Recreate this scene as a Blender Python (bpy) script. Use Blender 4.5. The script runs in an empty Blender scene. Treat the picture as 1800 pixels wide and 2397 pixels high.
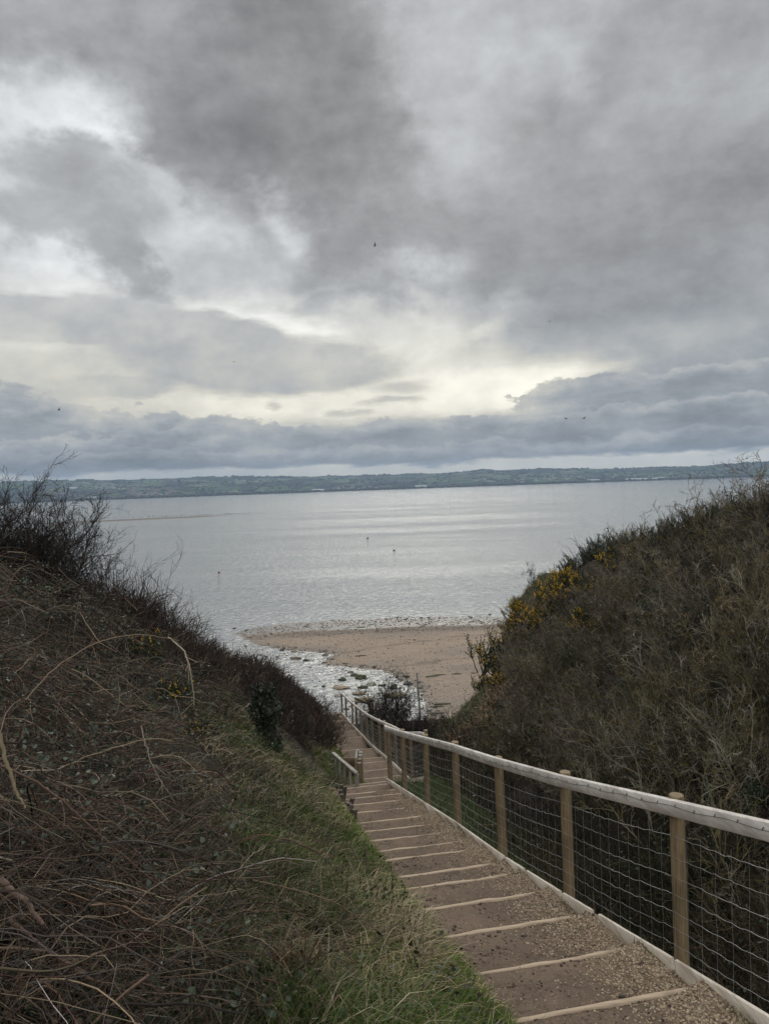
import bpy, math, random
import numpy as np
from math import sin, cos, pi, radians

rng = np.random.default_rng(7)
random.seed(7)
SC = bpy.context.scene
COL = SC.collection

# ------------------------------------------------------------------ camera
PITCH, ROLL = radians(1.86), radians(2.0)
EYE = 20.0                                   # metres above the estuary
FWD = np.array([0, cos(PITCH), -sin(PITCH)])
_r0 = np.array([1.0, 0, 0]); _u0 = np.array([0, sin(PITCH), cos(PITCH)])
RGT = _r0 * cos(ROLL) - _u0 * sin(ROLL)
UPV = _u0 * cos(ROLL) + _r0 * sin(ROLL)
from mathutils import Matrix, Vector
cam_d = bpy.data.cameras.new('camera'); cam = bpy.data.objects.new('camera', cam_d); COL.objects.link(cam)
m = Matrix(((RGT[0], UPV[0], -FWD[0], 0), (RGT[1], UPV[1], -FWD[1], 0), (RGT[2], UPV[2], -FWD[2], EYE), (0, 0, 0, 1)))
cam.matrix_world = m
cam_d.sensor_fit = 'VERTICAL'; cam_d.sensor_height = 36.0
cam_d.lens = 36.0 * 1800 / 2397
cam_d.clip_start = 0.05; cam_d.clip_end = 60000
SC.camera = cam

def W(px, py, d):
    """point seen in the photograph at px,py lying d metres ahead (z relative to the eye)"""
    v = FWD + (px - 900) / 1800 * RGT - (py - 1198.5) / 1800 * UPV
    return v * d / v[1]
def WA(px, py, d):
    v = W(px, py, d); return (v[0], v[1], v[2] + EYE)
def azel(px, py):
    v = FWD + (px - 900) / 1800 * RGT - (py - 1198.5) / 1800 * UPV
    v = v / np.linalg.norm(v)
    return math.atan2(v[0], v[1]), math.asin(v[2])

# ------------------------------------------------------------------ node helper
class NT:
    def __init__(s, tree): s.t = tree; s.n = tree.nodes; s.l = tree.links; s.x = 0
    def node(s, typ, ins=None, **kw):
        nd = s.n.new(typ)
        for k, v in kw.items(): setattr(nd, k, v)
        for k, v in (ins or {}).items():
            if isinstance(v, bpy.types.NodeSocket): s.l.new(v, nd.inputs[k])
            else: nd.inputs[k].default_value = v
        return nd
    def math(s, op, a, b=None, c=None, clamp=False):
        ins = {0: a}
        if b is not None: ins[1] = b
        if c is not None: ins[2] = c
        nd = s.node('ShaderNodeMath', ins, operation=op); nd.use_clamp = clamp
        return nd.outputs[0]
    def vmath(s, op, a, b=None, c=None, scale=None, out=0):
        ins = {0: a}
        if b is not None: ins[1] = b
        if c is not None: ins[2] = c
        if scale is not None: ins['Scale'] = scale
        return s.node('ShaderNodeVectorMath', ins, operation=op).outputs[out]
    def noise(s, vec, scale, detail=4, rough=0.55, dist=0.0, out='Fac', dims='3D'):
        return s.node('ShaderNodeTexNoise', {'Vector': vec, 'Scale': scale, 'Detail': detail, 'Roughness': rough, 'Distortion': dist}, noise_dimensions=dims).outputs[out]
    def ramp(s, fac, stops, interp='LINEAR'):
        nd = s.node('ShaderNodeValToRGB', {'Fac': fac}); r = nd.color_ramp; r.interpolation = interp
        while len(r.elements) < len(stops): r.elements.new(0.5)
        for e, (p, c) in zip(r.elements, stops):
            e.position = p; e.color = (*c, 1) if len(c) == 3 else c
        return nd.outputs[0]
    def mrange(s, v, a, b, c=0.0, d=1.0, smooth=True):
        nd = s.node('ShaderNodeMapRange', {0: v, 1: a, 2: b, 3: c, 4: d})
        nd.interpolation_type = 'SMOOTHSTEP' if smooth else 'LINEAR'
        return nd.outputs[0]
    def mix(s, fac, a, b, blend='MIX'):
        nd = s.node('ShaderNodeMix', data_type='RGBA', blend_type=blend)
        for i, v in ((0, fac), (6, a), (7, b)):
            if isinstance(v, bpy.types.NodeSocket): s.l.new(v, nd.inputs[i])
            else: nd.inputs[i].default_value = v if i == 0 else (*v, 1)
        return nd.outputs[2]
    def mixf(s, fac, a, b):
        nd = s.node('ShaderNodeMix', data_type='FLOAT')
        for i, v in ((0, fac), (2, a), (3, b)):
            if isinstance(v, bpy.types.NodeSocket): s.l.new(v, nd.inputs[i])
            else: nd.inputs[i].default_value = v
        return nd.outputs[0]

# ------------------------------------------------------------------ world: overcast evening sky with cloud decks
SUN_AZ, SUN_EL = azel(980, 905)
world = bpy.data.worlds.new("World"); SC.world = world; world.use_nodes = True
wt = world.node_tree; wt.nodes.clear(); w = NT(wt)
tc = w.node('ShaderNodeTexCoord')
sep = w.node('ShaderNodeSeparateXYZ', {0: tc.outputs['Generated']})
X, Y, Z = sep.outputs
AZ = w.math('MULTIPLY', w.math('ARCTAN2', X, Y), 1000 / 1.0)      # direction in milliradians
EL = w.math('MULTIPLY', w.math('ARCSINE', Z), 1000)
uv = w.node('ShaderNodeCombineXYZ', {0: AZ, 1: EL, 2: 0.0}).outputs[0]
def nz(scale, sx, sy, detail, rough, seed, dist=0.0, out='Color'):
    mp = w.node('ShaderNodeMapping', {'Vector': uv, 'Location': (seed * 37.7, seed * 11.9, seed), 'Scale': (sx, sy, 1)})
    return w.noise(mp.outputs[0], scale, detail, rough, dist, out=out, dims='2D')
def warp(vec, col, amt):
    c = w.vmath('SUBTRACT', col, (0.5, 0.5, 0.5))
    return w.vmath('MULTIPLY_ADD', c, (amt[0], amt[1], 0), vec)
big = nz(0.006, 1.0, 1.3, 1, 0.5, 1.0)
mid = nz(0.018, 0.9, 1.3, 6, 0.6, 2.0)
uvw = warp(warp(uv, big, (150, 90)), mid, (95, 70))
uvs = warp(uv, nz(0.016, 0.5, 1.8, 6, 0.65, 5.0), (95, 26))            # gentle warp for the low flat clouds
val = None
def blob(v, px, py, rx, ry, rot, target, strength=1.0, soft=1.0, coord=None):
    a, e = azel(px, py)
    mp = w.node('ShaderNodeMapping', {'Vector': coord if coord is not None else uvw, 'Location': (a * 1000, e * 1000, 0), 'Rotation': (0, 0, radians(rot + 2)),
                                      'Scale': (rx / 1.8, ry / 1.8, 1)}, vector_type='TEXTURE')
    ln = w.vmath('LENGTH', mp.outputs[0], out=1)
    mk = w.mrange(ln, 1.0, 1.0 - soft, 0.0, strength)
    return w.mixf(mk, v, target)
v = 0.60
# high deck: (px, py, rx, ry, rot deg, display value, strength, softness)
for b in [
    (100, 60, 520, 260, 0, 0.59, .9, 1), (420, 40, 170, 260, 10, .63, .8, 1), (1060, 120, 460, 380, 20, 0.69, 1, .9),
    (520, 330, 480, 400, -10, 0.49, 1, .7), (780, 590, 480, 230, -25, 0.52, .9, .8), (700, 150, 330, 360, 10, .47, 1, .7),
    (1350, 420, 480, 370, 20, 0.55, .85, .9), (1560, 640, 480, 300, 20, 0.50, 1, .8), (1200, 600, 340, 150, -10, .53, .75, .8),
    (1640, 100, 400, 300, 0, .60, .8, 1), (1330, 150, 90, 120, 0, .74, .5, 1), (1450, 300, 160, 260, 30, .63, .5, 1), (1020, 260, 130, 260, 10, .68, .7, 1),
    (110, 330, 280, 170, 20, 0.83, 1, .8), (230, 390, 210, 90, -40, 0.90, 1, .8), (60, 600, 360, 150, 0, 0.80, .9, 1), (430, 590, 430, 160, -20, 0.80, .9, .9),
    (200, 430, 190, 90, -10, .60, .95, .7), (110, 520, 160, 80, -10, .60, .8, .7), (250, 600, 150, 90, -30, .60, .9, .6), (520, 640, 160, 60, -20, .66, .6, .6), (690, 520, 160, 90, 0, .82, .8, 1),
    (150, 680, 420, 80, -5, 0.86, .95, .9), (600, 720, 420, 80, -4, 0.82, .9, .9), (900, 690, 300, 90, 10, 0.80, .8, 1),
    (820, 715, 150, 75, 0, .56, .95, .6), (350, 655, 80, 90, 60, .58, .8, .6), (1040, 770, 520, 110, 0, 0.84, .95, .8), (1120, 700, 110, 45, 0, .62, .7, .7),
    (1540, 850, 500, 220, 8, 0.56, 1, .6), (1420, 760, 330, 150, 0, .54, .9, .7), (1130, 825, 90, 55, 0, .60, .85, .6),
    (1700, 800, 260, 120, 0, .60, .7, 1)]:
    v = blob(v, *b)
# low pale gap and the lens-shaped clouds in it
for b in [
    (820, 800, 560, 130, -6, 0.80, .7, 1), (700, 880, 1000, 130, 0, 0.86, .9, .9), (150, 790, 480, 66, 0, 0.87, .9, 1), (600, 765, 260, 60, -12, 1.0, .9, .9), (150, 705, 420, 20, -4, .92, .7, 1), (850, 930, 760, 85, 0, 0.93, 1, .7), (1230, 910, 320, 80, 6, .99, 1, .9),
    (1080, 900, 280, 50, 0, 0.95, .8, 1), (170, 790, 100, 30, -10, .93, .8, 1),
    (120, 748, 460, 62, -3, .70, 1, .3), (440, 790, 340, 80, -12, .70, 1, .3), (620, 855, 350, 82, -4, .69, 1, .3), (60, 860, 260, 60, 0, .76, .9, .6),
    (260, 905, 170, 34, 0, .70, .95, .4), (950, 905, 120, 24, 0, .74, .8, .8), (930, 938, 100, 12, 0, .72, .8, .8), (820, 966, 60, 14, 0, .68, .7, .8),
    (1540, 905, 330, 80, 8, .60, .95, .6), (640, 948, 34, 16, 0, .68, .7, .9), (1260, 915, 40, 10, 0, .7, .7, .8)]:
    v = blob(v, *b, coord=uvs)
high = v
# the dark bank along the horizon: three overlapping banks with billowed, paler upper edges
aznl = w.mrange(AZ, -60, -460, 0.0, 30); aznr = w.mrange(AZ, 60, 360, 0.0, 26)
climb = w.math('ADD', aznl, aznr)
bn2 = nz(0.018, .6, 2.6, 4, .6, 6.0, out='Fac')
v = high
for (t0, kc, amp, f, sd_, v0, v1, dep) in ((92, 1.0, 62, .022, 3.0, .67, .54, 36), (70, .7, 50, .026, 13.0, .64, .50, 30), (50, .25, 38, .030, 23.0, .59, .445, 26)):
    e1 = nz(f, .8, 1.5, 6, .60, sd_, out='Fac'); e2 = nz(.0045, 1, 2.6, 0, .5, sd_ + 1, out='Fac')
    top = w.math('ADD', w.math('ADD', w.math('MULTIPLY', w.math('SUBTRACT', e1, .5), amp), w.math('MULTIPLY', w.math('SUBTRACT', e2, .5), amp * 1.1)), w.math('MULTIPLY_ADD', climb, kc, t0))
    rim = w.math('SUBTRACT', top, EL)
    bv = w.math('ADD', w.mrange(rim, 0, dep, v0, v1), w.math('MULTIPLY', w.math('SUBTRACT', bn2, .5), .22))
    v = w.mixf(w.mrange(rim, -2, 5, 0, 1), v, bv)
# slit of light under the bank
sl = w.math('ADD', EL, w.math('MULTIPLY', w.math('SUBTRACT', bn2, 0.5), 26))
v = w.mixf(w.mrange(sl, 33, 25, 0, 1), v, w.mixf(w.mrange(AZ, -200, 300), .74, .84))
# fine structure
f1 = nz(0.009, 1.0, 1.5, 5, 0.58, 9.0, .0, out='Fac')
v = w.math('ADD', v, w.math('MULTIPLY', w.math('SUBTRACT', f1, 0.5), 0.26))
f2 = nz(0.03, .9, 1.5, 6, 0.62, 12.0, out='Fac')
v = w.math('ADD', v, w.math('MULTIPLY', w.math('SUBTRACT', f2, 0.5), 0.10))
# behind and overhead, out of view, the plain deck is brightened to light the foreground
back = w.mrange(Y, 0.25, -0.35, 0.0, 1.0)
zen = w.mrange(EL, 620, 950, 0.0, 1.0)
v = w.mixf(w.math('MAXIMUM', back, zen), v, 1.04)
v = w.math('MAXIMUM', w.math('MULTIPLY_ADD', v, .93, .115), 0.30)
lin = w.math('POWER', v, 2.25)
# tint: warm where bright and low, blue in the low dark bank, neutral-warm aloft
lowm = w.mrange(EL, 330, 90, 0, 1)
tint_hi = w.mix(w.mrange(v, .5, .8), (1.0, .995, 1.005), (.975, 1.005, 1.03))
tint_lo = w.mix(w.mrange(v, .60, .86), (.94, 1.0, 1.06), (1.055, 1.01, .86))
tint = w.mix(lowm, tint_hi, tint_lo)
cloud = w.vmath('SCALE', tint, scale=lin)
skyn = w.node('ShaderNodeTexSky', sky_type='NISHITA')
skyn.sun_disc = False; skyn.sun_elevation = radians(27); skyn.sun_rotation = SUN_AZ
bg_sky = w.node('ShaderNodeBackground', {'Color': skyn.outputs[0], 'Strength': 0.05})
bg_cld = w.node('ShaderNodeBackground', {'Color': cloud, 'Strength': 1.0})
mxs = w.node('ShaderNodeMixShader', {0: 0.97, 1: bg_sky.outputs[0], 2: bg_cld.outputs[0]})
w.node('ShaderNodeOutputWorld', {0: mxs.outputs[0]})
world.cycles.sampling_method = 'MANUAL'; world.cycles.sample_map_resolution = 512

# veiled sun behind the clouds, ahead and right
sd = bpy.data.lights.new('sun', 'SUN'); so = bpy.data.objects.new('sun', sd); COL.objects.link(so)
sd.energy = 0.75; sd.angle = radians(20); sd.color = (1.0, .94, .83)
SUN_LIFT = radians(27)
sv = Vector((sin(SUN_AZ) * cos(SUN_LIFT), cos(SUN_AZ) * cos(SUN_LIFT), sin(SUN_LIFT)))
so.rotation_euler = sv.to_track_quat('Z', 'Y').to_euler()
SC.view_settings.view_transform = 'Standard'; SC.view_settings.look = 'None'
SC.view_settings.exposure = 0.0; SC.view_settings.gamma = 1.0

# ================================================================== mesh helpers
def mesh_np(name, V, F, col=None, smooth=False, mats=(), mi=None):
    """V (n,3); F list of index arrays (m,k) with the same k inside each"""
    me = bpy.data.meshes.new(name)
    V = np.asarray(V, np.float32)
    me.vertices.add(len(V)); me.vertices.foreach_set('co', V.ravel())
    F = [np.asarray(f, np.int32) for f in F if len(f)]
    nl = sum(f.size for f in F); npoly = sum(len(f) for f in F)
    me.loops.add(nl); me.loops.foreach_set('vertex_index', np.concatenate([f.ravel() for f in F]))
    tot = np.concatenate([np.full(len(f), f.shape[1], np.int32) for f in F])
    st = np.concatenate([[0], np.cumsum(tot)[:-1]]).astype(np.int32)
    me.polygons.add(npoly); me.polygons.foreach_set('loop_start', st)
    try: me.polygons.foreach_set('loop_total', tot)
    except Exception: pass
    if smooth: me.polygons.foreach_set('use_smooth', np.ones(npoly, bool))
    if mi is not None: me.polygons.foreach_set('material_index', np.asarray(mi, np.int32))
    for mt in mats: me.materials.append(mt)
    if col is not None:
        a = me.color_attributes.new('col', 'FLOAT_COLOR', 'POINT')
        c = np.ones((len(V), 4), np.float32); c[:, :3] = col
        a.data.foreach_set('color', c.ravel())
    me.update(calc_edges=True); me.validate()
    return me
def link(name, me, parent=None, label=None, cat=None, group=None, kind=None, loc=None):
    o = bpy.data.objects.new(name, me); COL.objects.link(o)
    if parent is not None: o.parent = parent
    if loc is not None: o.location = loc
    if label: o['label'] = label
    if cat: o['category'] = cat
    if group: o['group'] = group
    if kind: o['kind'] = kind
    return o

class Acc:
    """gathers vertices, faces and a colour per vertex"""
    def __init__(s): s.V = []; s.F = {}; s.C = []; s.n = 0
    def add(s, V, F, C):
        V = np.asarray(V, float).reshape(-1, 3); F = np.asarray(F, np.int64)
        s.V.append(V); s.F.setdefault(F.shape[1], []).append(F + s.n)
        C = np.asarray(C, float)
        if C.ndim == 1: C = np.tile(C, (len(V), 1))
        s.C.append(C); s.n += len(V)
    def mesh(s, name, mats, smooth=False):
        return mesh_np(name, np.concatenate(s.V), [np.concatenate(f) for f in s.F.values()], np.concatenate(s.C), smooth, mats)
    # --- many tubes at once
    def tubes(s, P, R, C, sides=3, cap=False):
        N, K, _ = P.shape
        T = np.gradient(P, axis=1); T /= np.linalg.norm(T, axis=2, keepdims=True) + 1e-9
        ref = rng.normal(size=(N, 1, 3)); ref /= np.linalg.norm(ref, axis=2, keepdims=True)
        A = np.cross(T, ref); A /= np.linalg.norm(A, axis=2, keepdims=True) + 1e-6
        B = np.cross(T, A)
        R = np.broadcast_to(R, (N, K))
        th = np.arange(sides) * 2 * pi / sides
        ring = P[:, :, None] + R[:, :, None, None] * (np.cos(th)[None, None, :, None] * A[:, :, None] + np.sin(th)[None, None, :, None] * B[:, :, None])
        idx = np.arange(N * K * sides).reshape(N, K, sides)
        a = idx[:, :-1]; b = idx[:, 1:]
        f = np.stack([a, np.roll(a, -1, 2), np.roll(b, -1, 2), b], -1).reshape(-1, 4)
        C = np.asarray(C)
        if C.ndim == 2: C = np.repeat(C, K * sides, 0)
        s.add(ring.reshape(-1, 3), f, C)
    # --- many flat blades: midline P (N,K,3), half widths Wd (N,K), side vector S (N,3)
    def blades(s, P, Wd, S, C):
        N, K, _ = P.shape
        S = S / (np.linalg.norm(S, axis=1, keepdims=True) + 1e-9)
        L = P - S[:, None] * Wd[..., None]; Rr = P + S[:, None] * Wd[..., None]
        V = np.stack([L, Rr], 2)
        idx = np.arange(N * K * 2).reshape(N, K, 2)
        f = np.stack([idx[:, :-1, 0], idx[:, :-1, 1], idx[:, 1:, 1], idx[:, 1:, 0]], -1).reshape(-1, 4)
        s.add(V.reshape(-1, 3), f, np.repeat(np.asarray(C), K * 2, 0))
def unit(v): return v / (np.linalg.norm(v, axis=-1, keepdims=True) + 1e-9)
def grow(P0, D0, L, K, wob, grav=0.0, up=0.0):
    """polylines: start P0 (N,3), heading D0, length L (N), K points"""
    N = len(P0); D = unit(D0); P = [P0]; st = (np.asarray(L) / (K - 1))[:, None]
    for k in range(K - 1):
        D = unit(D + rng.normal(size=(N, 3)) * wob + np.array([0, 0, up]) - np.array([0, 0, 1.0]) * np.asarray(grav).reshape(-1, 1) * (k + 1) / K)
        P.append(P[-1] + D * st)
    return np.stack(P, 1)
def branch(P, n, L, K, spread, wob, grav=0, up=0, lo=.15, hi=1.0):
    """n children on every parent polyline"""
    N, KP, _ = P.shape
    idx = np.repeat(np.arange(N), n); t = rng.uniform(lo, hi, N * n) * (KP - 1.001)
    i = t.astype(int); fr = (t - i)[:, None]
    P0 = P[idx, i] * (1 - fr) + P[idx, i + 1] * fr
    T = unit(P[idx, i + 1] - P[idx, i])
    D = T + unit(rng.normal(size=T.shape)) * spread
    Ln = np.asarray(L)
    Ln = (Ln[idx] if Ln.ndim else np.full(N * n, float(Ln))) * rng.uniform(.5, 1.15, N * n)
    return grow(P0, D, Ln, K, wob, grav, up), Ln, idx
def palette(cols, n, var=.18, w=None):
    cols = np.array(cols, float)
    i = rng.choice(len(cols), n, p=w)
    return cols[i] * rng.uniform(1 - var, 1 + var, (n, 1)) * rng.uniform(.94, 1.06, (n, 3))

# value noise for terrain
_g = rng.uniform(-1, 1, (256, 256))
def vnoise(x, y):
    x = np.asarray(x, float); y = np.asarray(y, float)
    xi = np.floor(x).astype(int); yi = np.floor(y).astype(int); fx = x - xi; fy = y - yi
    fx = fx * fx * (3 - 2 * fx); fy = fy * fy * (3 - 2 * fy)
    g = lambda a, b: _g[a % 256, b % 256]
    return (g(xi, yi) * (1 - fx) + g(xi + 1, yi) * fx) * (1 - fy) + (g(xi, yi + 1) * (1 - fx) + g(xi + 1, yi + 1) * fx) * fy
def fbm(x, y, o=4):
    r = 0; a = 1; t = 0
    for k in range(o): r = r + a * vnoise(x * 2 ** k + 17 * k, y * 2 ** k + 31 * k); t += a; a *= .5
    return r / t

# ================================================================== materials
def mat(name):
    m = bpy.data.materials.new(name); m.use_nodes = True
    t = NT(m.node_tree); bs = m.node_tree.nodes['Principled BSDF']
    return m, t, bs
def setb(t, bs, col=None, rough=None, spec=None, normal=None, metal=None):
    for k, v in (('Base Color', col), ('Roughness', rough), ('Specular IOR Level', spec), ('Normal', normal), ('Metallic', metal)):
        if v is None: continue
        if isinstance(v, bpy.types.NodeSocket): t.l.new(v, bs.inputs[k])
        else: bs.inputs[k].default_value = (*v, 1) if k == 'Base Color' else v
def bump(t, h, strength, dist, normal=None):
    ins = {'Height': h, 'Strength': strength, 'Distance': dist}
    if normal is not None: ins['Normal'] = normal
    return t.node('ShaderNodeBump', ins).outputs[0]
def attr_mat(name, rough=.8, spec=.25, mott=None, gain=1):
    m, t, bs = mat(name)
    c = t.node('ShaderNodeAttribute', attribute_name='col').outputs['Color']
    if gain != 1: c = t.vmath('SCALE', c, scale=gain)
    if mott:
        tcd = t.node('ShaderNodeTexCoord').outputs['Object']
        n = t.mrange(t.noise(tcd, mott[0], 3, .6), .52, .66)
        c = t.mix(n, c, mott[1])
    setb(t, bs, c, rough, spec)
    return m
M_TWIG = attr_mat('twig_bark', .8, .12, None, .8)
M_LICHEN = attr_mat('lichened_bark', .85, .12, (5.0, (.17, .125, .03)), .95)
M_LEAF = attr_mat('leaf', .55, .35)
M_GRASS = attr_mat('grass_blade', .6, .25, None, .92)
M_STONE = attr_mat('stone', .75, .3)
M_FLOWER = attr_mat('gorse_flower', .6, .3)
M_FEATHER = attr_mat('plumage', .8, .2)

def ground_material():
    m, t, bs = mat('hillside_earth')
    geo = t.node('ShaderNodeNewGeometry').outputs['Position']
    a = t.node('ShaderNodeAttribute', attribute_name='col').outputs['Color']
    n1 = t.noise(geo, 1.7, 6, .65); n2 = t.noise(geo, 14, 5, .6)
    c = t.mix(t.mrange(n1, .35, .65), a, t.mix(.75, a, (.035, .028, .02)))
    c = t.mix(t.mrange(n2, .50, .68, 0, .5), c, (.08, .062, .045))
    setb(t, bs, c, .9, .15, bump(t, n2, .8, .06))
    return m
def soil_material():
    m, t, bs = mat('trodden_earth')
    geo = t.node('ShaderNodeNewGeometry').outputs['Position']
    n0 = t.noise(geo, 1.1, 3, .6); n1 = t.noise(geo, 7, 5, .6); n2 = t.noise(geo, 55, 4, .6); n3 = t.noise(geo, 190, 2, .5)
    c = t.mix(t.mrange(n0, .35, .65), (.205, .146, .102), (.15, .108, .078))
    c = t.mix(t.mrange(n1, .4, .7, 0, .65), c, (.12, .085, .06))
    nd = t.noise(geo, 2.6, 4, .65); c = t.mix(t.mrange(nd, .54, .66, 0, .6), c, (.095, .07, .052))
    c = t.mix(t.mrange(n2, .55, .72, 0, .55), c, (.36, .26, .17))
    c = t.mix(t.mrange(n3, .56, .68, 0, .8), c, (.06, .043, .03))
    vo = t.node('ShaderNodeTexVoronoi', {'Vector': geo, 'Scale': 90}).outputs[0]
    h = t.math('ADD', t.math('MULTIPLY', n1, 1.0), t.math('ADD', t.math('MULTIPLY', n2, .35), t.math('MULTIPLY', vo, -.12)))
    setb(t, bs, c, .85, .2, bump(t, h, .9, .03))
    return m
def wood_material(name, c0, c1, cd, along=1, scale=9, rough=.7, stain=.5):
    m, t, bs = mat(name)
    tco = t.node('ShaderNodeTexCoord').outputs['Object']
    sc = [1, 1, 1]; sc[along] = .07
    v = t.node('ShaderNodeMapping', {'Vector': tco, 'Scale': tuple(sc)}).outputs[0]
    g = t.noise(v, scale * 6, 4, .6, .6); g2 = t.noise(tco, 2.2, 4, .6); g3 = t.noise(v, scale * 1.3, 3, .5)
    c = t.mix(t.mrange(g, .35, .65), c0, c1)
    c = t.mix(t.mrange(g2, .45, .7, 0, stain), c, cd)
    c = t.mix(t.mrange(g3, .56, .68, 0, .55), c, cd)
    vo = t.node('ShaderNodeTexVoronoi', {'Vector': t.node('ShaderNodeMapping', {'Vector': tco, 'Scale': tuple(2.2 if i != along else .8 for i in range(3))}).outputs[0], 'Scale': 1.6}).outputs[0]
    c = t.mix(t.mrange(vo, .085, .05, 0, .8), c, tuple(x * .35 for x in cd))
    setb(t, bs, c, rough, .25, bump(t, g, .35, .004))
    return m
M_GROUND = ground_material(); M_SOIL = soil_material()
M_RAIL = wood_material('planed_pine', (.56, .51, .46), (.72, .66, .60), (.36, .31, .27), stain=.6)
M_POST = wood_material('treated_post', (.27, .20, .115), (.165, .12, .068), (.105, .08, .048), along=2, scale=14, stain=.75)
M_EDGE = wood_material('edging_pine', (.74, .66, .55), (.62, .54, .44), (.38, .30, .22), stain=.5)
M_RISER = wood_material('riser_pine', (.50, .385, .27), (.40, .30, .21), (.22, .16, .115), along=0, stain=.8)
M_OLDWOOD = wood_material('weathered_timber', (.36, .34, .29), (.25, .23, .19), (.10, .095, .08), stain=.7)
M_GREYRAIL = wood_material('silvered_rail', (.40, .37, .32), (.30, .275, .235), (.14, .13, .11))
M_DARKWOOD = wood_material('damp_timber', (.13, .11, .085), (.09, .075, .06), (.04, .035, .03), along=2)
m_, t_, b_ = mat('dull_steel'); setb(t_, b_, (.10, .10, .105), .5, .3, None, .3); M_STRAND = m_
m_, t_, b_ = mat('galvanised_wire'); setb(t_, b_, (.42, .43, .44), .45, .5, None, .6); M_WIRE = m_

# ================================================================== the lie of the land
A_P = radians(10.2)                     # heading of the path, left of straight ahead
DIRP = np.array([-sin(A_P), cos(A_P)]); CRS = np.array([cos(A_P), sin(A_P)])
PW = 1.27
def zr(y):   # height of the path at its right edge (relative to the eye)
    return np.interp(y, [-5, 0, 5, 6.8, 8.6, 10.5, 12.3, 14.1, 15.6, 17, 20.5, 22.5, 24, 27, 29, 32.5, 37, 43, 47, 51],
                     [-.5, -1.85, -3.24, -3.75, -4.24, -4.69, -5.17, -5.64, -6.04, -6.55, -7.96, -8.24, -8.52, -9.33, -9.81, -10.59, -11.4, -12.6, -14.0, -16])
def xr(y):
    return np.interp(y, [-5, 15.6, 16.4, 17.2, 20.5, 22.5, 24, 27, 29, 32.5, 37, 43, 51],
                     [3.62, -.14, -.1, .75, .46, .04, -.24, -.55, -.82, -1.26, -2.02, -2.85, -4.0])
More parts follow.
